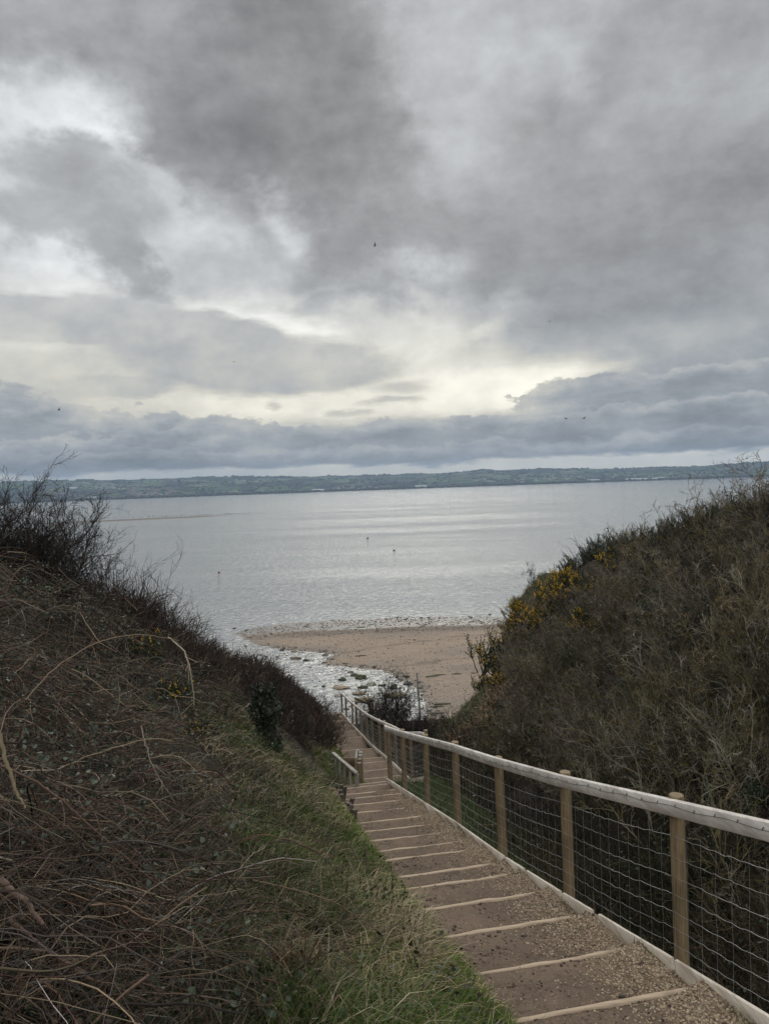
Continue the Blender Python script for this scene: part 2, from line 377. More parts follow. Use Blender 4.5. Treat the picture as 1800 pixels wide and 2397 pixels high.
rows = [  # y, left knots (x,z) from far left to the bank foot, right knots from beside the path outwards
 (-5,  [(-60,4), (-8, 1.2), (-4.5, .6), (-2.4, -.2), (-.8, -.5), (.8, -.45)],  [(4.2, -1.0), (6, -2.0), (8, -1.2), (11, .8), (15, 2), (19, 2.6), (70, 5)]),
 (0,   [(-60,3), (-8, .2), (-4.5, -.4), (-2.2, -.9), (-.3, -1.65), (.8, -1.85)],  [(3.1, -2.6), (4.6, -3.8), (6.5, -2.8), (10, -.5), (14, 1), (18, 1.6), (70, 4)]),
 (2.5, [(-60,2.5), (-8, -.2), (-4.5, -.9), (-2.0, -1.45), (-.6, -2.05), (.5, -2.45)], [(2.7, -3.2), (4.0, -4.6), (5.6, -3.8), (9, -1.4), (13, .2), (17, 1), (70, 4)]),
 (5,   [(-60,2), (-8, -.9), (-4.5, -1.1), (-2.4, -1.75), (-1.2, -2.35), (.1, -3.0)], [(2.25, -3.7), (3.6, -5.2), (5.0, -4.3), (7.5, -2.3), (11.5, -.3), (16, .6), (70, 4)]),
 (8,   [(-60,1.5), (-8, -1.4), (-4.3, -1.6), (-2.5, -2.5), (-1.2, -3.3), (-.35, -3.8)], [(1.7, -4.7), (3.1, -5.9), (4.6, -4.6), (7.2, -2.5), (11.2, -.6), (16, .3), (70, 4)]),
 (11,  [(-60,.5), (-8, -2.1), (-4.4, -2.2), (-2.6, -3.4), (-1.4, -4.3), (-.75, -4.7)], [(1.2, -5.4), (3.0, -6.7), (4.6, -5.3), (7.1, -2.8), (11, -.7), (16, .1), (70, 3)]),
 (14,  [(-60,-.5), (-8, -2.9), (-4.4, -2.9), (-2.9, -4.1), (-2.0, -4.9), (-1.05, -5.5)], [(.7, -6.1), (2.9, -7.5), (4.6, -5.9), (7.0, -3.0), (11, -1.0), (16, 0), (70, 2)]),
 (17.2,[(-60,-1.5), (-8, -3.6), (-4.6, -3.8), (-3.1, -5.0), (-2.1, -6.35), (-1.2, -6.9)], [(1.2, -6.9), (2.95, -8.3), (4.8, -6.5), (7.5, -3.3), (11, -1.15), (16, -.4), (70, 2)]),
 (22,  [(-60,-2.5), (-8, -5.0), (-4.7, -5.1), (-3.5, -6.2), (-2.4, -7.2), (-1.4, -7.9)], [(.8, -8.5), (3.0, -9.6), (5.1, -7.5), (8, -3.9), (11.1, -1.5), (16, -.8), (70, 1)]),
 (30,  [(-60,-4), (-8, -7.8), (-4.5, -7.7), (-3.7, -8.5), (-2.9, -9.2), (-2.4, -9.7)], [(-.4, -10.3), (2.2, -11.7), (4.6, -9.9), (7.6, -6.4), (11.2, -3.0), (16, -2), (70, 0)]),
 (40,  [(-60,-7), (-9, -10.6), (-5.0, -10.8), (-4.6, -11.0), (-4.2, -11.4), (-3.9, -11.8)], [(-1.9, -12.5), (1.2, -14.2), (4.5, -12.5), (7.4, -8.3), (11, -4.1), (16, -3.0), (70, -1)]),
 (50,  [(-60,-10), (-14, -14.5), (-9, -15.0), (-7.5, -15.4), (-6.5, -15.8), (-5.6, -16)], [(-2.6, -16.4), (.4, -17.0), (4, -15.4), (7.0, -12.6), (9.0, -8.7), (11, -6.0), (70, -3)]),
 (55,  [(-60,-12), (-16, -18.2), (-12, -19), (-9, -19.3), (-7.5, -19.4), (-6.4, -19.4)], [(-3, -19.4), (.4, -19.3), (4.2, -19.0), (7.2, -15.0), (8.9, -9.0), (10.9, -6.8), (70, -4)]),
 (59,  [(-60,-19.4), (-16, -19.6), (-12, -19.6), (-9, -19.6), (-7.5, -19.6), (-6.4, -19.6)], [(-3, -19.6), (.4, -19.5), (6.2, -19.4), (8.6, -17.5), (10.2, -12.8), (12.2, -8.8), (70, -5)]),
 (64,  [(-60,-19.6), (-16, -19.8), (-12, -19.8), (-9, -19.8), (-7.5, -19.8), (-6.4, -19.8)], [(-3, -19.8), (.4, -19.7), (8, -19.6), (12.0, -19.4), (14.2, -18.4), (17, -14), (70, -6)]),
]
RY = np.array([r[0] for r in rows], float)
KX = []; KZ = []
def xl(y): return xr(np.asarray(y) + .2) - PW * cos(A_P)
def zl(y): return zr(np.asarray(y) + .22)
ysamp = np.unique(np.concatenate([RY, np.arange(-5, 60, 1.0), [15.6, 16.4, 17.2, 20.5, 22.5]]))
for y in ysamp:
    L = [(np.interp(y, RY, [r[1][k][0] for r in rows]), np.interp(y, RY, [r[1][k][1] for r in rows]) + [.5, .5, .42, .2, 0, 0][k] * float(np.interp(y, [4, 7, 14, 24], [0, 1, 1, .2]))) for k in range(6)]
    R = [(np.interp(y, RY, [r[2][k][0] for r in rows]), np.interp(y, RY, [r[2][k][1] for r in rows]) + [0, 0, 0, .15, .25, .25, .2][k] * float(np.interp(y, [6, 12, 28, 42], [0, 1, 1, .3]))) for k in range(7)]
    if y < 52:
        a, b = float(xl(y)), float(xr(y)); za, zb = float(zl(y)), float(zr(y))
        L[-1] = (min(L[-1][0], a - .12), L[-1][1])
        mid_ = [(a, za), (a + .03, za - .3), (b - .03, zb - .3), (b + .02, zb - .06)]
        R[0] = (max(R[0][0], b + .2), R[0][1])
    else:
        a, b = L[-1][0], R[0][0]; z = L[-1][1]
        mid_ = [(a + (b - a) * q, z) for q in (.2, .4, .6, .8)]
    ks = L + mid_ + R
    KX.append([k[0] for k in ks]); KZ.append([k[1] for k in ks])
KX = np.array(KX); KZ = np.array(KZ)
NK = KX.shape[1]
def rowat(y):
    y = np.clip(np.asarray(y, float), ysamp[0], ysamp[-1])
    i = np.clip(np.searchsorted(ysamp, y) - 1, 0, len(ysamp) - 2); f = ((y - ysamp[i]) / (ysamp[i + 1] - ysamp[i]))[..., None]
    return KX[i] * (1 - f) + KX[i + 1] * f, KZ[i] * (1 - f) + KZ[i + 1] * f
def lumps(x, y):
    return .22 * fbm(x * .45, y * .45, 4) + .05 * fbm(x * 2.5 + 9, y * 2.5, 3)
def gz(x, y, rel=False):
    """ground height at x,y (absolute)"""
    x = np.asarray(x, float); y = np.asarray(y, float)
    kx, kz = rowat(y)
    j = np.clip((x[..., None] >= kx).sum(-1) - 1, 0, NK - 2)
    x0 = np.take_along_axis(kx, j[..., None], -1)[..., 0]; x1 = np.take_along_axis(kx, j[..., None] + 1, -1)[..., 0]
    z0 = np.take_along_axis(kz, j[..., None], -1)[..., 0]; z1 = np.take_along_axis(kz, j[..., None] + 1, -1)[..., 0]
    f = np.clip((x - x0) / (x1 - x0 + 1e-9), 0, 1)
    out = np.minimum(np.abs(x - kx[..., 6]), np.abs(x - kx[..., 9]))
    inside = (x > kx[..., 6]) & (x < kx[..., 9])
    amp = np.where(inside, 0, np.clip(out / .9, 0, 1)) * np.clip((58 - y) / 5, 0.1, 1)
    z = z0 * (1 - f) + z1 * f + lumps(x, y) * amp
    return z + (0 if rel else EYE)
def build_ground():
    ys = np.concatenate([np.arange(-5, 14, .16), np.arange(14, 30, .25), np.arange(30, 64.01, .4)])
    sub = [1] * (NK - 1)
    sub[0] = 14; sub[1] = 10; sub[2] = 10; sub[3] = 9; sub[4] = 9; sub[5] = 4; sub[7] = 2; sub[9] = 2; sub[10] = 10; sub[11] = 10; sub[12] = 12; sub[13] = 12; sub[14] = 10; sub[15] = 14
    par = [0.0]
    for k in range(NK - 1):
        par += [k + (q + 1) / sub[k] for q in range(sub[k])]
    par = np.array(par); j = np.minimum(par.astype(int), NK - 2); f = par - j
    kx, kz = rowat(ys)
    Xg = kx[:, j] * (1 - f) + kx[:, j + 1] * f
    Yg = np.repeat(ys[:, None], len(par), 1)
    Zg = gz(Xg, Yg)
    V = np.stack([Xg, Yg, Zg], -1).reshape(-1, 3)
    n, mm = Xg.shape; idx = np.arange(n * mm).reshape(n, mm)
    F = np.stack([idx[:-1, :-1], idx[:-1, 1:], idx[1:, 1:], idx[1:, :-1]], -1).reshape(-1, 4)
    # colour: turf beside the path, bare red cliff, litter elsewhere
    x, y = V[:, 0], V[:, 1]
    gr = turf(x, y)[:, None]
    c = np.array([.030, .024, .018]) * (1 - gr) + np.array([.045, .055, .02]) * gr
    gx = np.gradient(Zg, axis=1) / (np.gradient(Xg, axis=1) + 1e-6); gyy = np.gradient(Zg, axis=0) / (np.gradient(Yg, axis=0))
    steep = np.clip((np.hypot(gx, gyy).ravel() - 1.15) / .5, 0, 1) * (y > 44) * (x > 3)
    c = c * (1 - steep[:, None]) + np.array([.23, .125, .085]) * steep[:, None]
    me = mesh_np('ground', V, [F], c, True, [M_GROUND])
    return link('ground', me, kind='structure')
def turf(x, y):
    """0..1: how grassy the ground is"""
    x = np.asarray(x, float); y = np.asarray(y, float)
    l = xl(y) - x; r = x - xr(y)
    wl = np.interp(y, [0, 3, 6, 9, 13, 17, 22, 28], [1.2, 1.3, 1.35, 1.0, 1.0, 1.5, .9, .0])
    a = np.clip((wl - l) / .5 + .5 + .8 * fbm(x * 1.3, y * 1.3, 3), 0, 1) * (l > 0)
    b = np.clip(1.6 - np.abs(r - 1.2) , 0, 1) * (r > 0) * np.clip((y - 8.5) / 2, 0, 1) * np.clip((20 - y) / 3, 0, 1)
    s = np.clip((y - 38) / 5, 0, 1) * np.clip((x - 2) / 2, 0, 1) * np.clip((8 - x), 0, 1)
    s2 = np.clip((y - 47) / 4, 0, 1) * np.clip((x - 6.5) / 2, 0, 1) * .8
    return np.clip(a + b + s + s2, 0, 1)
build_ground()

# ================================================================== beach, water, far shore
SPIT = [(4, 60), (2.9, 73.5), (2.5, 76), (.9, 80), (-.9, 83.5), (-4.8, 86), (-8.2, 87.2), (-7.4, 90), (-6.3, 92.5), (-8.2, 93.2), (-10.4, 94.5), (-13, 96.4), (-15.3, 98.8), (-17.6, 101), (-19.4, 103.6), (-21.9, 108.6),
        (-20.6, 111.2), (-18.8, 113), (-16, 114.4), (-12.9, 115.4), (-8, 116.6), (-3.2, 116.2), (1, 117.3), (6.4, 116.2), (12, 115.6), (18, 113.5), (30, 116), (60, 119), (120, 126), (120, 60)]
def sdist(px, py, poly):
    """signed distance, positive inside"""
    P = np.stack([px, py], -1); d = np.full(px.shape, 1e9); ins = np.zeros(px.shape, bool)
    n = len(poly)
    for i in range(n):
        a = np.array(poly[i], float); b = np.array(poly[(i + 1) % n], float); e = b - a
        t = np.clip(((P - a) @ e) / (e @ e), 0, 1); q = a + t[..., None] * e
        d = np.minimum(d, np.linalg.norm(P - q, axis=-1))
        c = ((a[1] > py) != (b[1] > py)) & (px < (b[0] - a[0]) * (py - a[1]) / (b[1] - a[1] + 1e-12) + a[0])
        ins ^= c
    return np.where(ins, d, -d)
def beach_h(x, y):
    s = sdist(x, y, SPIT) + .9 * fbm(x * .35, y * .35, 4)
    return np.where(s > 0, .02 + .30 * (1 - np.exp(-s / 6)) + .012 * np.clip(s, 0, 30), .05 * s) + .02 * fbm(x * .9, y * .9, 3), s
def build_beach():
    xs = np.concatenate([np.arange(-60, -26, 2), np.arange(-26, 24, .35), np.arange(24, 122, 2)]); ys = np.arange(52, 132, .35)
    Xg, Yg = np.meshgrid(xs, ys)
    Zg, s = beach_h(Xg, Yg)
    Zg = np.maximum(Zg, -2.5)
    V = np.stack([Xg, Yg, Zg], -1).reshape(-1, 3)
    n, mm = Xg.shape; idx = np.arange(n * mm).reshape(n, mm)
    F = np.stack([idx[:-1, :-1], idx[:-1, 1:], idx[1:, 1:], idx[1:, :-1]], -1).reshape(-1, 4)
    # wet grey mud on the seaward side, a dark band of shingle, then dry sand
    sea = np.clip((Yg - 104 - .12 * np.abs(Xg)) / 4, 0, 1)
    nn = fbm(Xg * .25, Yg * .5, 4)
    line = 106.3 + nn * 1.1
    wet = np.clip((Yg - line) / .8, 0, 1)
    sh = np.exp(-((Yg - line + 1.6) / 2.0) ** 2)
    sand = np.array([.30, .228, .165]) * (1 + .10 * fbm(Xg * .12, Yg * .3, 3))[..., None]
    st1 = np.exp(-((Yg - (92.3 + .30 * (Xg + 9)) + 1.6 * nn) / .35) ** 2) * (Xg > -10); st2 = np.exp(-((Yg - (84.5 + .18 * Xg) + 2.2 * nn) / .5) ** 2) * (Xg > 0); brk = np.clip(fbm(Xg * .8, Yg * .8, 3) * 2 + .6, 0, 1)
    gp = np.clip(fbm(Xg * .10 + 4, Yg * .22 + 1, 4) * 2.4 + .15, 0, 1)[..., None]; sand = sand * (1 - .42 * gp) + np.array([.165, .145, .125]) * .42 * gp
    sd1 = (np.maximum(st1, st2 * .8) * brk * .7)[..., None]; sand = sand * (1 - sd1) + np.array([.09, .07, .05]) * sd1
    low = np.exp(-np.clip(s, 0, 50) / 2.2) * (1 - wet)
    c = sand * (1 - .40 * low[..., None])
    c = c * (1 - sh[..., None] * .72) + np.array([.13, .105, .085]) * sh[..., None] * .72
    c = c * (1 - wet[..., None]) + np.array([.17, .165, .155]) * wet[..., None]
    c = np.where((s < 0)[..., None], np.array([.12, .095, .065]), c)
    me = mesh_np('beach', V, [F], c.reshape(-1, 3), True)
    a = me.attributes.new('wet', 'FLOAT', 'POINT'); a.data.foreach_set('value', np.clip(wet + low * .6, 0, 1).ravel().astype(np.float32))
    m, t, bs = mat('sand_and_mud')
    geo = t.node('ShaderNodeNewGeometry').outputs['Position']
    ca = t.node('ShaderNodeAttribute', attribute_name='col').outputs['Color']; wa = t.node('ShaderNodeAttribute', attribute_name='wet').outputs['Fac']
    st = t.node('ShaderNodeMapping', {'Vector': geo, 'Scale': (.35, 1, 1)}).outputs[0]
    n1 = t.noise(st, 1.1, 6, .68); n2 = t.noise(geo, 5.5, 4, .7); n3 = t.noise(geo, 2.2, 3, .6)
    cc = t.mix(t.mrange(n2, .52, .66, 0, .5), ca, (.10, .08, .062))
    cc = t.mix(t.mrange(n1, .50, .66, 0, .38), cc, (.14, .11, .085))
    cc = t.mix(t.mrange(n3, .56, .72, 0, .4), cc, (.44, .34, .26))
    setb(t, bs, cc, t.mixf(wa, .9, t.mrange(n2, .4, .6, .25, .6)), .35, bump(t, t.math('ADD', n1, t.math('MULTIPLY', n2, .6)), .8, .10))
    me.materials.append(m)
    link('beach', me, kind='structure')
build_beach()

def build_water():
    # one sheet out to the horizon, finer near the shore
    V = [(-11000, -150, 0), (11000, -150, 0), (11000, 11500, 0), (-11000, 11500, 0)]
    me = mesh_np('water', V, [[(0, 1, 2, 3)]])
    m, t, bs = mat('estuary_water')
    geo = t.node('ShaderNodeNewGeometry').outputs['Position']
    sy = t.node('ShaderNodeSeparateXYZ', {0: geo}).outputs[1]
    def wv(sx, s_y, rot, scale, det, rough):
        return t.noise(t.node('ShaderNodeMapping', {'Vector': geo, 'Scale': (sx, s_y, 1), 'Rotation': (0, 0, radians(rot))}).outputs[0], scale, det, rough, .3)
    h1 = wv(.40, 1, 5, .30, 3, .62); h2 = wv(.5, 1, -9, 1.3, 3, .6); h3 = wv(.25, 1, 3, .055, 3, .6)
    gust = t.noise(t.node('ShaderNodeMapping', {'Vector': geo, 'Scale': (.22, 1, 1)}).outputs[0], .012, 4, .6)
    g = t.mrange(gust, .35, .65, .55, 1.25)
    near = t.mrange(sy, 84, 132, .6, 1.0)
    h4 = wv(1, .38, 2, .75, 2, .6)
    h1 = t.math('ADD', t.math('MULTIPLY', h1, .22), t.math('MULTIPLY', h4, t.mrange(sy, 130, 300, .10, .5)))
    h = t.math('ADD', t.math('MULTIPLY', h1, 1.0), t.math('ADD', t.math('MULTIPLY', h2, .55), t.math('MULTIPLY', h3, .45)))
    h = t.math('MULTIPLY', t.math('MULTIPLY', h, g), near)
    setb(t, bs, (.31, .315, .305), .08, .5, bump(t, h, 1.0, 1.25))
    bs.inputs['IOR'].default_value = 1.333
    me.materials.append(m)
    link('water', me, kind='structure')
build_water()

RIDGE = [(-700, 44), (-200, 40), (0, 38), (190, 38), (300, 36), (500, 37), (700, 31), (900, 29), (1050, 27), (1100, 30), (1133, 32), (1200, 29), (1280, 30), (1400, 24), (1500, 22), (1640, 22), (1700, 23), (1800, 25), (2100, 30), (2600, 26)]
RAZ = np.array([azel(p, 1140)[0] for p, _ in RIDGE]); RH = np.array([h for _, h in RIDGE], float)
def shore_r(az): return np.interp(az, [-.6, -.4, 0, .3, .5, .8], [5000, 5100, 5500, 5700, 5300, 5200]) + 60 * vnoise(np.asarray(az) * 40, 3.3)
def hill_z(az, r):
    s0 = shore_r(az); q = (r - s0) / 2400
    top = np.interp(az, RAZ, RH) / 1800 * (s0 + 2400) + EYE
    prof = np.clip(q, 0, 1) ** .8
    n = fbm(az * 22 + 5, r / 700, 4)
    z = 2 + (top - 2) * prof * (1 + .0 * n) + n * 20 * prof * (1 - prof) * 2 + vnoise(az * 160, r / 160) * 5 * np.clip(q * 4, 0, 1)
    z = np.where(q > 1, top + n * 6 - (q - 1) * 60, z)
    return np.where(q < 0, -3, z)
def build_hills():
    az = np.linspace(-.75, .75, 620); rr = np.concatenate([[-60, -2, 0], np.linspace(10, 2400, 56), np.linspace(2500, 5200, 10)])
    A, Q = np.meshgrid(az, rr, indexing='ij'); r = shore_r(A) + Q
    Z = hill_z(A, r)
    V = np.stack([r * np.sin(A), r * np.cos(A), Z], -1).reshape(-1, 3)
    n, mm = A.shape; idx = np.arange(n * mm).reshape(n, mm)
    F = np.stack([idx[:-1, :-1], idx[1:, :-1], idx[1:, 1:], idx[:-1, 1:]], -1).reshape(-1, 4)
    me = mesh_np('far_hills', V, [F], None, True)
    m, t, bs = mat('farmland')
    geo = t.node('ShaderNodeNewGeometry').outputs['Position']
    nn = t.node('ShaderNodeTexNoise', {'Vector': geo, 'Scale': .004, 'Detail': 2}).outputs['Color']
    p2 = t.vmath('MULTIPLY_ADD', t.vmath('SUBTRACT', nn, (.5, .5, .5)), (160, 160, 0), t.vmath('MULTIPLY', geo, (1, .8, 0)))
    vo = t.node('ShaderNodeTexVoronoi', {'Vector': p2, 'Scale': .0052})
    ve = t.node('ShaderNodeTexVoronoi', {'Vector': p2, 'Scale': .0052}, feature='DISTANCE_TO_EDGE').outputs[0]
    sepc = t.node('ShaderNodeSeparateColor', {0: vo.outputs['Color']}).outputs
    c = t.ramp(sepc[0], [(0, (.07, .12, .045)), (.3, (.10, .15, .06)), (.5, (.13, .16, .08)), (.66, (.045, .05, .04)), (.8, (.10, .09, .07)), (.92, (.13, .135, .10))], 'CONSTANT')
    wd = t.noise(geo, .0016, 5, .65)
    c = t.mix(t.mrange(ve, .09, .05), c, (.022, .028, .018))
    c = t.mix(t.mrange(wd, .50, .56), c, (.024, .028, .022))
    zz = t.node('ShaderNodeSeparateXYZ', {0: geo}).outputs[2]
    c = t.mix(t.mrange(zz, 10, 5, 0, .85), c, (.05, .042, .034))
    setb(t, bs, c, .95, .1)
    me.materials.append(m); link('far_hills', me, kind='structure')
build_hills()

# ================================================================== timber helpers
def prism(acc, pts, w_, h_, side=None, C=(1, 1, 1), ch=.004, jit=0.0):
    """rectangular beam with chamfered edges swept along pts (centre line of its top face); side = horizontal width direction"""
    pts = np.array(pts, float); n = len(pts)
    T = np.gradient(pts, axis=0); T = unit(T)
    S = unit(np.cross(T, np.array([0, 0, 1.0]))) if side is None else np.tile(unit(np.array(side, float)), (n, 1))
    Uu = unit(np.cross(S, T))
    prof = [(-w_ / 2 + ch, 0), (w_ / 2 - ch, 0), (w_ / 2, -ch), (w_ / 2, -h_ + ch), (w_ / 2 - ch, -h_), (-w_ / 2 + ch, -h_), (-w_ / 2, -h_ + ch), (-w_ / 2, -ch)]
    V = np.stack([pts + S * a + Uu * b for a, b in prof], 1)
    if jit: V = V + rng.normal(size=V.shape) * jit
    k = len(prof); idx = np.arange(n * k).reshape(n, k)
    a = idx[:-1]; b = idx[1:]
    f = np.stack([a, np.roll(a, -1, 1), np.roll(b, -1, 1), b], -1).reshape(-1, 4)
    acc.add(V.reshape(-1, 3), f, C)
    acc.add(V[0], [list(range(k))], C); acc.add(V[-1], [list(range(k))[::-1]], C)
def post(acc, x, y, z0, z1, r, lean=(0, 0), sides=18, C=(1, 1, 1)):
    z = np.concatenate([[z0], np.linspace(z0 + .1, z1 - .012, 7), [z1 - .004, z1]])
    th = np.arange(sides) * 2 * pi / sides
    rad = np.array([r] * (len(z) - 2) + [r * .985, r * .90])
    wob = 1 + .025 * np.sin(th * 3 + rng.uniform(0, 6)) + .012 * np.sin(th * 5 + rng.uniform(0, 6))
    hgt = (z - z0)
    V = np.stack([x + lean[0] * hgt[:, None] + rad[:, None] * (np.cos(th) * wob)[None], y + lean[1] * hgt[:, None] + rad[:, None] * (np.sin(th) * wob)[None], np.repeat(z[:, None], sides, 1)], -1)
    n = len(z); idx = np.arange(n * sides).reshape(n, sides)
    a = idx[:-1]; b = idx[1:]
    acc.add(V.reshape(-1, 3), np.stack([a, np.roll(a, -1, 1), np.roll(b, -1, 1), b], -1).reshape(-1, 4), C)
    acc.add(V[-1], [list(range(sides))], C)
def empty(name, loc, label=None, cat=None, group=None):
    return link(name, None, None, label, cat, group, None, loc)
def part(name, acc, mt, parent, smooth=False, label=None):
    """acc is in world coordinates; the object is placed relative to its parent's base"""
    V = np.concatenate(acc.V); c0 = V.mean(0)
    org = np.array(parent.location) if parent is not None else np.zeros(3)
    V0 = V - c0
    me = mesh_np(name, V0, [np.concatenate(f) for f in acc.F.values()], np.concatenate(acc.C), smooth, [mt])
    o = link(name, me, parent, label); o.location = tuple(c0 - org)
    return o

# ================================================================== the stepped path
P1 = np.array([1.79, 5.0])
def right_pt(y): return np.array([float(xr(y)), y])
T_UP = [-3.8, -3.0, -2.2, -1.4, -.6, .19, 1.04, 1.85, 2.62, 3.14, 3.91, 4.38, 4.96, 5.58, 6.27, 7.2, 8.0, 8.75, 9.35, 10.23, 11.01]
Y_UP = [5 + t * cos(A_P) + .2 for t in T_UP]
Y_LOW = [16.7, 17.5, 18.3, 19.1, 19.9, 20.7, 21.3, 22.2, 23.4, 24.3, 28.0, 32.4, 34.5, 36.6, 38.6, 40.6, 42.6, 44.4, 46.2, 48]
def build_path():
    """soil between the risers: each tread slopes gently and drops at its riser"""
    ysn = Y_UP + Y_LOW
    acc = Acc()
    prev = -5.0
    for k, yn in enumerate(ysn):
        y0, y1 = prev, yn
        zn = float(zr(yn)) + EYE                       # tread level at its nosing
        zp = float(zr(prev)) + EYE
        drop = zp - zn
        zs = zn + max(0, drop) * .42 if k else zp      # level just below the previous riser
        nu, nv = 26, max(6, int((y1 - y0) / .05)) if y1 < 16 else max(5, int((y1 - y0) / .12))
        u = np.linspace(0, 1, nu); q = np.linspace(0, 1, nv)
        U_, Q = np.meshgrid(u, q)
        yr_ = y0 + (y1 - y0) * Q
        xr_ = xr(yr_)
        width = (PW + .16)
        Xp = xr_ - (1 - U_) * width * cos(A_P); Yp = yr_ - (1 - U_) * width * sin(A_P)
        Zp = zs + (zn - zs) * Q ** 1.3 - .012
        Zp = Zp + .028 * fbm(Xp * 1.7, Yp * 1.7, 4) * np.sin(np.clip(Q, 0, 1) * pi) + .010 * fbm(Xp * 9, Yp * 9, 3) + .07 * np.clip((U_ - .78) / .22, 0, 1) ** 1.5 * (yr_ < 13) + .07 * np.clip((.10 - U_) / .10, 0, 1)
        idx = np.arange(nu * nv).reshape(nv, nu)
        acc.add(np.stack([Xp, Yp, Zp], -1).reshape(-1, 3), np.stack([idx[:-1, :-1], idx[:-1, 1:], idx[1:, 1:], idx[1:, :-1]], -1).reshape(-1, 4), (1, 1, 1))
        prev = yn
    me = acc.mesh('path', [M_SOIL], True); link('path', me, kind='structure')
build_path()
def path_z(x, y):
    return None
def riser(parent, yn, w_, k, label=None):
    R_ = right_pt(yn); zt = float(zr(yn)) + EYE
    a = Acc()
    n = 9; tt = np.linspace(0, 1, n)
    c0 = R_ + CRS * (-.03 + rng.uniform(-.03, .01)); c1 = R_ - CRS * (w_ + rng.uniform(-.03, .03))
    sag = .010 * rng.uniform(-1, 1)
    pts = [[*(c0 * (1 - q) + c1 * q + DIRP * sag * sin(q * pi)), zt + .006 * rng.normal() * 0 + (.02 * (1 - q) if yn < 9 else 0) - .012 * rng.random()] for q in tt]
    prism(a, pts, rng.uniform(.030, .039), .19, C=(1, 1, 1), ch=.006, jit=.0016)
    return part('riser', a, M_RISER, parent, label=label)
def edge_boards(parent, ys, mt=M_EDGE, lift=.07, h_=.16, th=.026, off=-.012):
    for y0, y1 in ys:
        a = Acc(); pts = []
        for q in np.linspace(0, 1, 8):
            y = y0 + (y1 - y0) * q
            pts.append([float(xr(y0)) * (1 - q) + float(xr(y1)) * q + off, y, (float(zr(y0)) * (1 - q) + float(zr(y1)) * q) + EYE + lift])
        prism(a, pts, th, h_, ch=.003, jit=.0012)
        part('edging_board', a, mt, parent)
up = empty('timber_steps', (1.2, 5, EYE + float(zr(5))), 'near flight of shallow earth steps held by pale timber risers, beside the white handrail', 'steps')
for k, y in enumerate(Y_UP): riser(up, y, PW - .02 - (.0 if y < 12 else .28 * (y - 12) / 4), k)
edge_boards(up, [(1.2, 3.05), (3.1, 4.92), (4.97, 6.02), (6.15, 6.72), (6.78, 7.62), (7.7, 8.25), (8.3, 10.4), (10.45, 12.2), (12.25, 14.0), (14.05, 15.7)])
lo = empty('timber_steps', (-.4, 24, EYE + float(zr(24))), 'far flight of earth steps going down to the beach beyond the landing', 'steps')
for k, y in enumerate(Y_LOW): riser(lo, y, PW - .1 + (.0 if y > 21 else .25), k)
edge_boards(lo, [(17.4, 20.5), (20.55, 22.5), (22.55, 24.4), (24.45, 26.9), (26.95, 29), (29.05, 32.5), (32.55, 37), (37.05, 42.9)])

